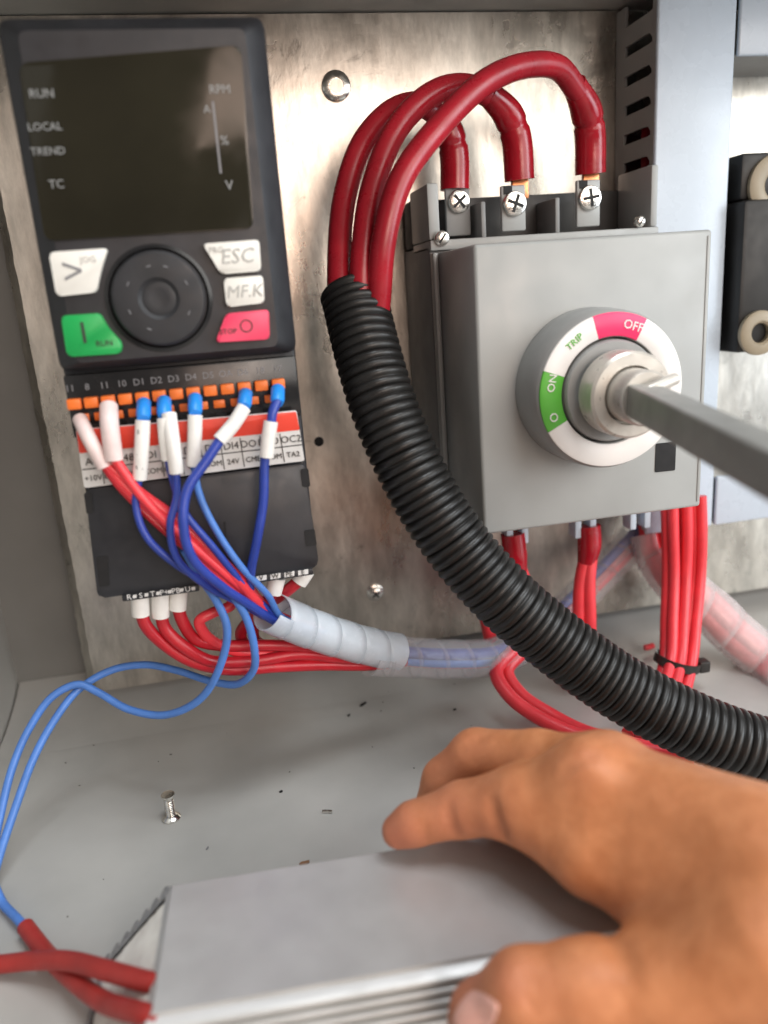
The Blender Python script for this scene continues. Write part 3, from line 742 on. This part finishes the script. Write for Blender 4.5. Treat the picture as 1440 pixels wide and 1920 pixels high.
# ================================================================== SPIRAL WRAPS
def wrap(name, label, pts, r, mt, pitch=.014, lap=1.10, step=.0022):
    path, L = resample(spline([at(*q) for q in pts], 12), step * .5)
    F = frames(path); seg = 28
    bm = bmesh.new(); grid = []
    # helical ribbon: along u (around) and w (ribbon width); width a little over the pitch so turns overlap
    turns = L / pitch; nt = int(turns * seg)
    W = 5
    def pt(s, ang, rr):
        f = min(max(s / L, 0), 1) * (len(path) - 1); i = min(int(f), len(path) - 2); t = f - i
        p = path[i].lerp(path[i + 1], t); _, u, v = F[i]
        return p + (u * math.cos(ang) + v * math.sin(ang)) * rr
    for k in range(nt + 1):
        ang = 2 * math.pi * k / seg; s0_ = k / seg * pitch
        row = []
        for j in range(W):
            f = j / (W - 1)
            rr = r * (1.0 + .065 * f + (.012 if 0 < j < W - 1 else 0))
            row.append(bm.verts.new(pt(s0_ + (f - .5) * pitch * lap, ang, rr)))
        grid.append(row)
    for A, B in zip(grid, grid[1:]):
        for j in range(W - 1): bm.faces.new((A[j], A[j + 1], B[j + 1], B[j]))
    o = obj(name, bm, mt, None, angle=50)
    md = o.modifiers.new('thickness', 'SOLIDIFY'); md.thickness = .0006
    return tag(o, label, 'spiral wrap')
wrap('spiral_wrap', 'milky spiral wrap around the blue wires below the drive', [(502, 1144, -.115), (560, 1170, -.107), (630, 1195, -.099), (700, 1214, -.092), (745, 1222, -.088)], .0086, WRAPM, .0150)
wrap('spiral_wrap', 'clearer spiral wrap passing behind the black conduit up to the switch', [(690, 1228, -.092), (760, 1232, -.084), (850, 1236, -.074), (930, 1230, -.064), (1000, 1195, -.050), (1070, 1135, -.036), (1140, 1065, -.026), (1200, 1000, -.021), (1240, 940, -.020)], .0097, WRAPT, .0170)
for k, (oy, m) in enumerate(((-.0035, BLUE), (.0030, REDB), (.0, RED), (-.001, LBLUE))):
    dx = (-6, 6, 3, -2)[k]; dy = (-8, 8, -3, 6)[k]
    tag(obj('control_wire', tube(px((700, 1222 + dy, -.091), (760, 1230 + dy, -.084 + oy), (850, 1236 + dy, -.074 + oy), (930, 1230 + dy, -.064 + oy), (1000 + dx, 1195 + dy, -.050), (1070 + dx, 1135 + dy, -.036), (1140 + dx, 1065 + dy, -.026), (1200 + dx, 1000 + dy, -.021), (1235, 950, -.020)), .0030, 12), m),
        ('dark blue wire inside the clear wrap', 'bright red wire inside the clear wrap', 'dark red wire inside the clear wrap', 'light blue wire inside the clear wrap')[k], 'wire')
wrap('spiral_wrap', 'pinkish spiral wrap full of red wires at the right edge', [(1224, 1000, -.034), (1238, 1050, -.040), (1278, 1100, -.048), (1330, 1142, -.056), (1385, 1195, -.066), (1440, 1240, -.076), (1500, 1280, -.086), (1600, 1340, -.10)], .0122, WRAPP, .0200)
for k in range(6):
    a_ = k * math.pi / 3; ox, oy = 20 * math.cos(a_), 20 * math.sin(a_)
    tag(obj('power_wire', tube(px((1228 + ox, 985 + oy * .3, -.032), (1240 + ox, 1050 + oy, -.040), (1278 + ox, 1100 + oy, -.048), (1330 + ox, 1142 + oy, -.056), (1385 + ox, 1195 + oy, -.066), (1440 + ox, 1240 + oy, -.076), (1500 + ox, 1280 + oy, -.086), (1600, 1340 + oy, -.10)), .0036, 10), REDB),
        'red wire inside the pinkish wrap at the right edge', 'wire', 'red wires in the right-hand wrap')

# ================================================================== CABLES UNDER THE SWITCH
def outcable(label, lug, strands, r):
    t = thing('outgoing_cable', label, 'cable', at(*lug[0]), 'red cables under the switch')
    L = spline([at(*q) for q in lug], 6)
    obj('heat_shrink', add_tube(bmesh.new(), L, lambda f: .0064 - .0014 * max(0, f - .55) / .45, 18), SHRINK, t)
    for s in strands: obj('strand', tube([at(*q) for q in s], r, 12, 10), REDB, t)
outcable('red cable under the left of the switch, mostly behind the conduit', [(872, 960, -.045), (884, 1000, -.046), (890, 1030, -.047)], [[(890, 1020, -.047), (898, 1060, -.048), (905, 1130, -.050), (920, 1200, -.05)]], .0036)
outcable('paired red cable under the middle of the switch, dipping below the conduit', [(961, 1000, -.055), (966, 1040, -.056), (971, 1072, -.057)],
         [[(966, 1060, -.057), (975, 1100, -.058), (990, 1160, -.060), (965, 1215, -.066), (930, 1258, -.076), (955, 1305, -.088), (1010, 1348, -.098), (1085, 1380, -.108), (1180, 1400, -.114), (1300, 1420, -.12)],
          [(974, 1060, -.057), (986, 1100, -.058), (1004, 1160, -.060), (985, 1215, -.064), (950, 1258, -.072), (975, 1300, -.082), (1030, 1338, -.092), (1100, 1372, -.100), (1200, 1400, -.108), (1300, 1425, -.12)]], .0036)
outcable('paired red cable under the switch, hanging straight left of the bundle', [(1103, 985, -.055), (1105, 1020, -.056), (1100, 1056, -.057)],
         [[(1098, 1045, -.057), (1090, 1090, -.058), (1085, 1150, -.060), (1086, 1230, -.062), (1095, 1290, -.070)],
          [(1108, 1045, -.058), (1104, 1090, -.060), (1104, 1150, -.062), (1106, 1230, -.064), (1112, 1290, -.070)]], .0036)
# bundle with cable tie
for k in range(6):
    x = 1246 + 13.2 * k; dz = (0, .004, -.002, .005, 0, .003)[k]
    tag(obj('bundle_wire', tube(px((x + 2, 930, -.058 - dz), (x + 3, 1000, -.060 - dz), (x + 2 - (k - 2.5) * 1.0, 1080, -.062 - dz), (x - 2 - (k - 2.5) * 2.0, 1160, -.070 - dz), (x - 6 - (k - 2.5) * 3, 1230, -.080 - dz), (x - 16 - (k - 2.5) * 2.5, 1280, -.090 - dz), (x - 36 - (k - 2.5) * 1, 1325, -.100 - dz), (x - 70, 1375, -.112 - dz)), .0030, 12, 10), REDB),
        ('leftmost red wire of the tied bundle under the switch', 'second red wire from the left in the tied bundle', 'third red wire from the left in the tied bundle', 'third red wire from the right in the tied bundle', 'second red wire from the right in the tied bundle', 'rightmost red wire of the tied bundle under the switch')[k], 'wire', 'red wires of the tied bundle')
tie = thing('cable_tie', 'black cable tie around the hanging red wire bundle', 'cable tie', at(1276, 1240, -.081))
bm = bmesh.new()
cA = at(1270, 1240, -.0815); ux = (at(1312, 1246, -.0815) - at(1236, 1234, -.0815)).normalized(); uy = Vector((0, -1, 0)); uz = ux.cross(uy).normalized()
ringp = [cA + ux * .0118 * math.cos(t) * 1.0 + uy * .0098 * math.sin(t) for t in [2 * math.pi * i / 40 for i in range(40)]]
rowsT = []
for i, p in enumerate(ringp):
    nrm = (p - cA).normalized()
    rowsT.append([bm.verts.new(p + uz * .0023), bm.verts.new(p + nrm * .0010 + uz * .0023), bm.verts.new(p + nrm * .0010 - uz * .0023), bm.verts.new(p - uz * .0023)])
for i in range(40):
    A, B = rowsT[i], rowsT[(i + 1) % 40]
    for j in range(4): bm.faces.new((A[j], A[(j + 1) % 4], B[(j + 1) % 4], B[j]))
obj('strap', bm, TIE, tie)
hp = at(1316, 1247, -.0840)
obj('head', box(hp - Vector((.0030, .0035, .0032)), hp + Vector((.0030, .0030, .0032)), .0007), TIE, tie)

# ================================================================== RESISTOR
res = thing('braking_resistor', 'ribbed aluminium resistor lying on the cabinet floor, held by the hand', 'resistor', (.04, -.215, 0))
ZT = .030
def section(inset=0.0):
    """outline in (y, z): flat top, scalloped sides, flat bottom"""
    pts = []
    yb, yf = -.1890 - inset, -.2385 + inset
    nr = 7; h = (ZT - .002) / nr
    if inset > 0:
        return [(yb, ZT - inset), (yf, ZT - inset), (yf, inset), (yb, inset)]
    pts += [(yb, ZT), (yf, ZT)]
    for k in range(nr):
        z0 = ZT - .0015 - k * h
        for j in range(7):
            f = j / 6; pts.append((yf - .0036 * math.sin(math.pi * f) ** .6 - .0002, z0 - h * f * .92))
    pts += [(yf, .0003), (yb, .0003)]
    for k in reversed(range(nr)):
        z0 = ZT - .0015 - k * h
        for j in reversed(range(7)):
            f = j / 6; pts.append((yb + .0036 * math.sin(math.pi * f) ** .6 + .0002, z0 - h * f * .92))
    return pts
def xl(y, z): return -.0405 - (ZT - z) * .98 + (y + .189) * .055
sk = -.062  # slight turn on the floor
def rp(x, y, z): return Vector((x, y + sk * (x + .042), z))
sec = section(); bm = bmesh.new()
L = [bm.verts.new(rp(xl(y, z), y, z)) for y, z in sec]; Rr = [bm.verts.new(rp(.165, y, z)) for y, z in sec]
n = len(sec)
for i in range(n): bm.faces.new((L[i], L[(i + 1) % n], Rr[(i + 1) % n], Rr[i]))
bm.faces.new(Rr)
case = obj('case', bm, ALU, res, angle=30)
case.data.materials.append(ALURIB)
for pl in case.data.polygons:
    if abs(pl.normal.z) < .9 or abs(pl.center.z) < .012: pl.material_index = 1
# end rim: wall of the extrusion, then recessed filling
ins = section(.0022); bm = bmesh.new()
def wallstrip(A, B, x_in=.0):
    a = [bm.verts.new(rp(xl(y, z), y, z)) for y, z in A]; b = [bm.verts.new(rp(xl(y, z), y, z)) for y, z in B]
    bmesh.ops.triangle_fill  # noqa
    return a, b
mid = [(y, z) for y, z in ins]
N2 = 7 * 5
top = [(-.1890, ZT), (-.2385, ZT)]
def quad(a, b, c_, d_): bm.faces.new([bm.verts.new(rp(xl(y, z) - .0001, y, z)) for y, z in (a, b, c_, d_)])
quad((-.2385, .0003), (-.1890, .0003), ins[3], ins[2])
for sgn, base_y, pick in ((-1, -.2385, 1), (1, -.1890, 0)):
    side = [q for q in sec if (q[0] <= -.2385 - 1e-6 if sgn < 0 else q[0] >= -.1890 + 1e-6)]
    side = sorted(side, key=lambda q: -q[1])
    iy = ins[1][0] if sgn < 0 else ins[0][0]
    prev = None
    for q in [(base_y, ZT)] + side + [(base_y, .0003)]:
        if prev: quad(prev, q, (iy, min(max(q[1], ins[2][1]), ins[0][1])), (iy, min(max(prev[1], ins[2][1]), ins[0][1])))
        prev = q
obj('end_rim', bm, mat('cut_aluminium', (.30, .30, .30), .45, metal=.5, var=.2, scale=300), res, smooth=False)
bm = bmesh.new(); quad(top[0], top[1], ins[1], ins[0]); obj('top_rim', bm, ALURIB, res, smooth=False)
bm = bmesh.new()
yy = np.linspace(ins[1][0], ins[0][0], 26); zz = np.linspace(ins[2][1], ins[0][1], 18)
rn = random.Random(5)
G = [[bm.verts.new(rp(xl(y, z) + .0012 + rn.uniform(-.00025, .00025), y, z)) for z in zz] for y in yy]
for i in range(25):
    for j in range(17): bm.faces.new((G[i][j], G[i + 1][j], G[i + 1][j + 1], G[i][j + 1]))
obj('cement_filling', bm, CEMENT, res)

# ================================================================== LOOSE BITS ON THE FLOOR
p = atz(322, 1535, 0)
ls = thing('loose_screw', 'small steel screw standing on the cabinet floor', 'screw', p)
obj('head', add_lathe(bmesh.new(), [(.0, .0), (.0040, .0), (.0042, .0006), (.0030, .0018), (.0020, .0022)], p + Vector((0, 0, .0001)), (0, 0, 1), 24, cap=False), STEEL, ls)
shp = [(.0020, .002)]
for k in range(9): shp += [(.0022, .0026 + k * .0009), (.0018, .0030 + k * .0009)]
shp += [(.0022, .0115), (.0030, .0119), (.0030, .0127), (0, .0130)]
obj('thread', add_lathe(bmesh.new(), shp, p, (0, 0, 1), 18, cap=False), STEEL, ls)
p = atz(613, 1521, .0008)
tag(obj('metal_offcut', tube([p + Vector((-.0020, .0005, 0)), p, p + Vector((.0022, -.0009, 0))], .0007, 8, 3), STEEL), 'tiny bright metal offcut on the floor left of the fingers', 'offcut')
def flake(name, x, y, sx, sy, ang, m, label, cat='debris'):
    c = atz(x, y, .0004); bm = bmesh.new(); r = random.Random(int(x * 7 + y))
    A = []
    for k in range(9):
        t = 2 * math.pi * k / 9; q = r.uniform(.75, 1.15)
        vx, vy = math.cos(t) * sx * q, math.sin(t) * sy * q
        A.append(c + Vector((vx * math.cos(ang) - vy * math.sin(ang), vx * math.sin(ang) + vy * math.cos(ang), .0003)))
    add_prism(bm, A, [v_ - Vector((0, 0, .0006)) for v_ in A])
    tag(obj(name, bm, m), label, cat)
flake('debris_flake', 681, 1320, .0026, .0008, .7, DARK, 'dark splinter of debris on the floor under the spiral wrap')
flake('debris_flake', 654, 1341, .0014, .0006, .9, DARK, 'smaller dark crumb just below the dark splinter')
flake('debris_flake', 853, 1330, .0010, .0006, .2, DARK, 'dark crumb on the floor left of the conduit')
flake('debris_flake', 527, 1484, .0008, .0006, .2, DARK, 'tiny black crumb on the open floor above the resistor')
flake('debris_flake', 389, 1590, .0010, .0003, 1.0, DIMTXT, 'faint grey fibre between the screw and the resistor')
flake('rust_stain', 572, 1618, .0022, .0011, .1, RUST, 'small brown rust spot at the back edge of the resistor', 'stain')
bm = bmesh.new(); rs_ = random.Random(21)
for _ in range(28):
    x, y = rs_.uniform(-.12, .25), -.03 - abs(rs_.gauss(0, .06)); rr = rs_.uniform(.00012, .00038); aa = rs_.uniform(0, 3)
    A = [Vector((x + math.cos(aa + k * 1.57) * rr * (2.2 if k % 2 else 1), y + math.sin(aa + k * 1.57) * rr, .00035)) for k in range(4)]
    add_prism(bm, A, [v_ - Vector((0, 0, .0003)) for v_ in A])
du = obj('dust_specks', bm, mat('dust', (.10, .09, .08), .8), smooth=False)
du['kind'] = 'stuff'; tag(du, 'tiny dust and swarf specks scattered on the cabinet floor', 'dust')
p = atz(1217, 1213, .0042)
tag(obj('insulation_scrap', tube([p + Vector((-.0030, 0, 0)), p, p + Vector((.0030, .001, 0))], .0018, 10, 3), REDB), 'short red scrap of insulation on the floor by the bundle', 'scrap')

# ================================================================== HAND (one continuous surface from a blended distance field)
def cone(P, a, b, ra, rb):
    a, b = np.array(a, np.float32), np.array(b, np.float32); ab = b - a
    t = np.clip(((P - a) @ ab) / (ab @ ab), 0, 1)
    return np.linalg.norm(P - a - t[..., None] * ab, axis=-1) - (ra + (rb - ra) * t)
def smin(a, b, k):
    h = np.clip(.5 + .5 * (b - a) / k, 0, 1)
    return b + (a - b) * h - k * h * (1 - h)
def J(x, y, dep, rp): return (np.array(atd(x, y, dep)), rp * dep / FPX)
def chain(P, js, k=.0025):
    d = None
    for (a, ra), (b, rb) in zip(js, js[1:]):
        c_ = cone(P, a, b, ra, rb); d = c_ if d is None else smin(d, c_, k)
    return d
HAND = dict(
    index=[J(748, 1558, .267, 33), J(775, 1545, .266, 40), J(868, 1517, .262, 50), J(985, 1500, .252, 64), J(1110, 1478, .243, 84)],
    index_b=[J(985, 1515, .252, 62), J(1100, 1590, .236, 80)],
    middle=[J(812, 1530, .292, 40), J(838, 1465, .290, 46), J(893, 1417, .284, 49), J(1010, 1425, .268, 55), J(1130, 1455, .252, 72)],
    ring_f=[J(900, 1500, .305, 40), J(920, 1450, .302, 44), J(1000, 1440, .290, 48), J(1180, 1490, .262, 70)],
    little=[J(960, 1530, .31, 36), J(1020, 1480, .305, 40), J(1240, 1530, .27, 60)],
    thumb=[J(893, 1925, .2135, 50), J(905, 1905, .2125, 60), J(985, 1865, .2065, 78), J(1100, 1860, .204, 88), J(1260, 1850, .202, 112), J(1420, 1790, .198, 150)],
    palm=[([J(1110, 1478, .243, 84), J(1440, 1660, .213, 165)]), ([J(1140, 1468, .252, 78), J(1450, 1640, .220, 150)]), ([J(1190, 1500, .262, 76), J(1470, 1650, .225, 140)]), ([J(1245, 1540, .268, 66), J(1480, 1680, .226, 130)]),
          ([J(1150, 1600, .234, 88), J(1420, 1760, .208, 160)])],
    wrist=[J(1440, 1700, .212, 165), J(1640, 1830, .196, 190), J(1980, 2010, .172, 245), J(2500, 2300, .14, 370)],
)
def hand_sdf(P, creased=True):
    idx = smin(chain(P, HAND['index']), chain(P, HAND['index_b'], .004), .008)
    mid = chain(P, HAND['middle']); rg_ = chain(P, HAND['ring_f']); lt = chain(P, HAND['little']); th = chain(P, HAND['thumb'], .004)
    pal = None
    for s in HAND['palm']:
        c_ = chain(P, s); pal = c_ if pal is None else smin(pal, c_, .009)
    pal = smin(pal, chain(P, HAND['wrist'], .01), .012)
    # knuckle bumps
    for (x, y, dep, r_) in ((1095, 1440, .240, 40), (1150, 1428, .248, 38)):
        c0, rr = J(x, y, dep, r_); pal = smin(pal, np.linalg.norm(P - c0, axis=-1) - rr, .009)
    fing = smin(smin(smin(idx, mid, .0016), rg_, .0016), lt, .0016)
    d = smin(fing, pal, .007)
    d = smin(d, th, .006)
    for (x0, y0, x1, y1, dep0, dep1, wd, dp) in ((1110, 1440, 1440, 1600, .226, .195, .0045, .0012), (1165, 1420, 1470, 1545, .236, .206, .0045, .0010), (1170, 1520, 1430, 1690, .216, .188, .0050, -.0010)):
        a, b = np.array(atd(x0, y0, dep0), np.float32), np.array(atd(x1, y1, dep1), np.float32); ab = b - a
        t = np.clip(((P - a) @ ab) / (ab @ ab), 0, 1)
        d = d - dp * np.exp(-(np.linalg.norm(P - a - t[..., None] * ab, axis=-1) / (wd * 1.6)) ** 2)
    for pl, wd, dp in (CREASES if creased else ()):
        dist = None
        for a, b in zip(pl, pl[1:]):
            ab = b - a; t = np.clip(((P - a) @ ab) / (ab @ ab), 0, 1)
            q = np.linalg.norm(P - a - t[..., None] * ab, axis=-1); dist = q if dist is None else np.minimum(dist, q)
        d = d + dp * np.exp(-(dist / wd) ** 2)
    return d
def hit(x, y, creased=True):
    d0 = .12
    for _ in range(90):
        p = np.array(atd(x, y, d0)); q = float(hand_sdf(p[None, :].astype(np.float32), creased)[0])
        if q < 1e-5 or d0 > .32: break
        d0 += max(q * .6, 2e-5)
    return Vector(p), d0
CREASES = []
for pl, wd, dp in (([(853, 1566), (848, 1552), (842, 1535), (840, 1518)], .0020, .0017), ([(938, 1566), (933, 1550), (926, 1530), (922, 1510)], .0024, .0021), ([(800, 1572), (797, 1555)], .0016, .0006),
                   ([(978, 1828), (986, 1848), (990, 1872), (998, 1892)], .0013, .0013), ([(1000, 1832), (1008, 1855), (1012, 1880)], .0011, .0009), ([(958, 1836), (966, 1858)], .0011, .0006),
                   ([(1060, 1440), (1085, 1425), (1112, 1420)], .0014, .0007), ([(1052, 1455), (1078, 1443)], .0012, .0005), ([(1072, 1470), (1110, 1452)], .0012, .0004),
                   ([(1120, 1742), (1150, 1760), (1175, 1800)], .0030, .0014), ([(868, 1408), (880, 1392), (900, 1388)], .0013, .0006)):
    CREASES.append(([np.array(hit(x, y, False)[0], np.float32) for x, y in pl], wd, dp))
def surface_nets(f, lo, hi, h):
    lo = np.array(lo); n = np.ceil((np.array(hi) - lo) / h).astype(int) + 1
    g = [lo[i] + h * np.arange(n[i]) for i in range(3)]
    V = np.empty(n, np.float32)
    for i in range(n[0]):
        Y, Z = np.meshgrid(g[1], g[2], indexing='ij')
        P = np.stack([np.full_like(Y, g[0][i]), Y, Z], -1).astype(np.float32)
        V[i] = f(P)
    S = V < 0
    c8 = [S[i:n[0] - 1 + i, j:n[1] - 1 + j, k:n[2] - 1 + k] for i in (0, 1) for j in (0, 1) for k in (0, 1)]
    cnt = sum(c.astype(np.int8) for c in c8); act = (cnt > 0) & (cnt < 8)
    idx = -np.ones(act.shape, np.int64); A = np.argwhere(act); idx[act] = np.arange(len(A))
    acc = np.zeros((len(A), 3)); num = np.zeros(len(A))
    corners = [(i, j, k) for i in (0, 1) for j in (0, 1) for k in (0, 1)]
    val = {c: V[A[:, 0] + c[0], A[:, 1] + c[1], A[:, 2] + c[2]] for c in corners}
    for c in corners:
        for ax in range(3):
            if c[ax] == 0:
                e = list(c); e[ax] = 1; e = tuple(e)
                v0, v1 = val[c], val[e]; m = (v0 < 0) != (v1 < 0)
                t = np.where(m, v0 / np.where(v0 == v1, 1, v0 - v1), 0)
                p = np.tile(np.array(c, float), (len(A), 1)); p[:, ax] = t
                acc[m] += p[m]; num[m] += 1
    verts = lo + h * (A + acc / num[:, None])
    faces = []
    for ax in range(3):
        o1, o2 = [(1, 2), (2, 0), (0, 1)][ax]
        a = [slice(None)] * 3; a[ax] = slice(0, -1); b = [slice(None)] * 3; b[ax] = slice(1, None)
        ch = S[tuple(a)] != S[tuple(b)]
        E = np.argwhere(ch); E = E[(E[:, o1] > 0) & (E[:, o2] > 0) & (E[:, o1] < n[o1] - 1) & (E[:, o2] < n[o2] - 1)]
        ins_ = S[E[:, 0], E[:, 1], E[:, 2]]
        def q(d1, d2):
            k = E.copy(); k[:, o1] -= d1; k[:, o2] -= d2; return idx[k[:, 0], k[:, 1], k[:, 2]]
        Q = np.stack([q(1, 1), q(0, 1), q(0, 0), q(1, 0)], -1)
        Q[~ins_] = Q[~ins_][:, ::-1]
        faces.append(Q)
    F = np.concatenate(faces); F = F[(F >= 0).all(1)]
    return verts, F
allj = [j for k in ('index', 'middle', 'ring_f', 'little', 'thumb') for j in HAND[k]] + [HAND['wrist'][0], HAND['wrist'][1], HAND['wrist'][2]]
lo = np.min([p - r for p, r in allj], 0) - .004; hi = np.max([p + r for p, r in allj], 0) + .004
hv, hf = surface_nets(hand_sdf, lo, hi, .0012)
me = bpy.data.meshes.new('hand'); me.from_pydata(hv.tolist(), [], hf.tolist()); me.update()
# smooth a little
bm = bmesh.new(); bm.from_mesh(me)
for _ in range(2): bmesh.ops.smooth_vert(bm, verts=bm.verts, factor=.5, use_axis_x=True, use_axis_y=True, use_axis_z=True)
bmesh.ops.recalc_face_normals(bm, faces=bm.faces); bm.to_mesh(me); bm.free()
# skin tone: pinker at fingertips and knuckles (the skin's own colour)
co = np.array([v.co[:] for v in me.vertices])
pink = np.zeros(len(co))
for (x, y, dep, rr, w) in ((745, 1565, .262, .013, 1.0), (890, 1900, .210, .015, 1.0), (1090, 1425, .232, .010, .3), (1150, 1425, .240, .010, .25), (940, 1830, .20, .012, .6), (840, 1530, .255, .016, .65), (900, 1540, .25, .018, .5), (1000, 1850, .195, .014, .35), (830, 1450, .28, .018, .5), (880, 1400, .275, .012, .35), (930, 1560, .25, .012, .3)):
    c0 = np.array(atd(x, y, dep)); pink = np.maximum(pink, w * np.exp(-(np.linalg.norm(co - c0, axis=1) / rr) ** 2))
ca = me.attributes.new('pink', 'FLOAT', 'POINT'); ca.data.foreach_set('value', pink.astype(np.float32))
def mat_skin():
    m = mat('skin', (.62, .23, .092), .50, var=.08, scale=150, detail=8, sss=.10, rvar=.06, spec=.4, col2=(.70, .285, .125))
    nt = m.node_tree; N = nt.nodes; L = nt.links; b = N['Principled BSDF']
    at_ = N.new('ShaderNodeAttribute'); at_.attribute_name = 'pink'
    src = b.inputs['Base Color'].links[0].from_socket
    mx = N.new('ShaderNodeMix'); mx.data_type = 'RGBA'
    L.new(at_.outputs['Fac'], mx.inputs[0]); L.new(src, mx.inputs[6]); mx.inputs[7].default_value = (.50, .18, .105, 1)
    L.new(mx.outputs[2], b.inputs['Base Color'])
    gm = N.new('ShaderNodeNewGeometry')
    vo = N.new('ShaderNodeTexVoronoi'); vo.inputs['Scale'].default_value = 900; vo.feature = 'DISTANCE_TO_EDGE'
    nz = N.new('ShaderNodeTexNoise'); nz.inputs['Scale'].default_value = 220; nz.inputs['Detail'].default_value = 6
    L.new(gm.outputs['Position'], vo.inputs['Vector']); L.new(gm.outputs['Position'], nz.inputs['Vector'])
    ad = N.new('ShaderNodeMath'); ad.operation = 'MULTIPLY_ADD'; ad.inputs[1].default_value = .35
    L.new(vo.outputs['Distance'], ad.inputs[0]); L.new(nz.outputs['Fac'], ad.inputs[2])
    bp = N.new('ShaderNodeBump'); bp.inputs['Strength'].default_value = .45; bp.inputs['Distance'].default_value = .0007
    L.new(ad.outputs[0], bp.inputs['Height']); L.new(bp.outputs['Normal'], b.inputs['Normal'])
    return m
SKIN = mat_skin()
hand = link_mesh('person', me, SKIN, None, angle=180)
tag(hand, 'bare right hand gripping the ribbed aluminium resistor', 'person')
# thumbnail: a curved plate following the thumb surface
NAIL = mat('nail', (.82, .44, .36), .32, var=.06, scale=120, sss=.1)
bm = bmesh.new(); GR = []
ncx, ncy = 892, 1903; ax = Vector((-.50, .87)); bx_ = Vector((.87, .50))
for i in range(13):
    row = []
    for j in range(13):
        u_, v_ = -1 + i / 6, -1 + j / 6
        k = math.sqrt(max(0, 1 - .45 * v_ * v_)); w = math.sqrt(max(0, 1 - .30 * u_ * u_))
        x = ncx + bx_.x * u_ * 40 * k + ax.x * v_ * 46 * w; y = ncy + bx_.y * u_ * 40 * k + ax.y * v_ * 46 * w
        p, dd = hit(x, y)
        e = max(abs(u_), abs(v_)); lift = .0005 if e < .99 else -.0006
        row.append(bm.verts.new(p + (Vector(CAMPOS) - p).normalized() * lift))
    GR.append(row)
for i in range(12):
    for j in range(12): bm.faces.new((GR[i][j], GR[i + 1][j], GR[i + 1][j + 1], GR[i][j + 1]))
obj('thumbnail', bm, NAIL, hand, angle=180)
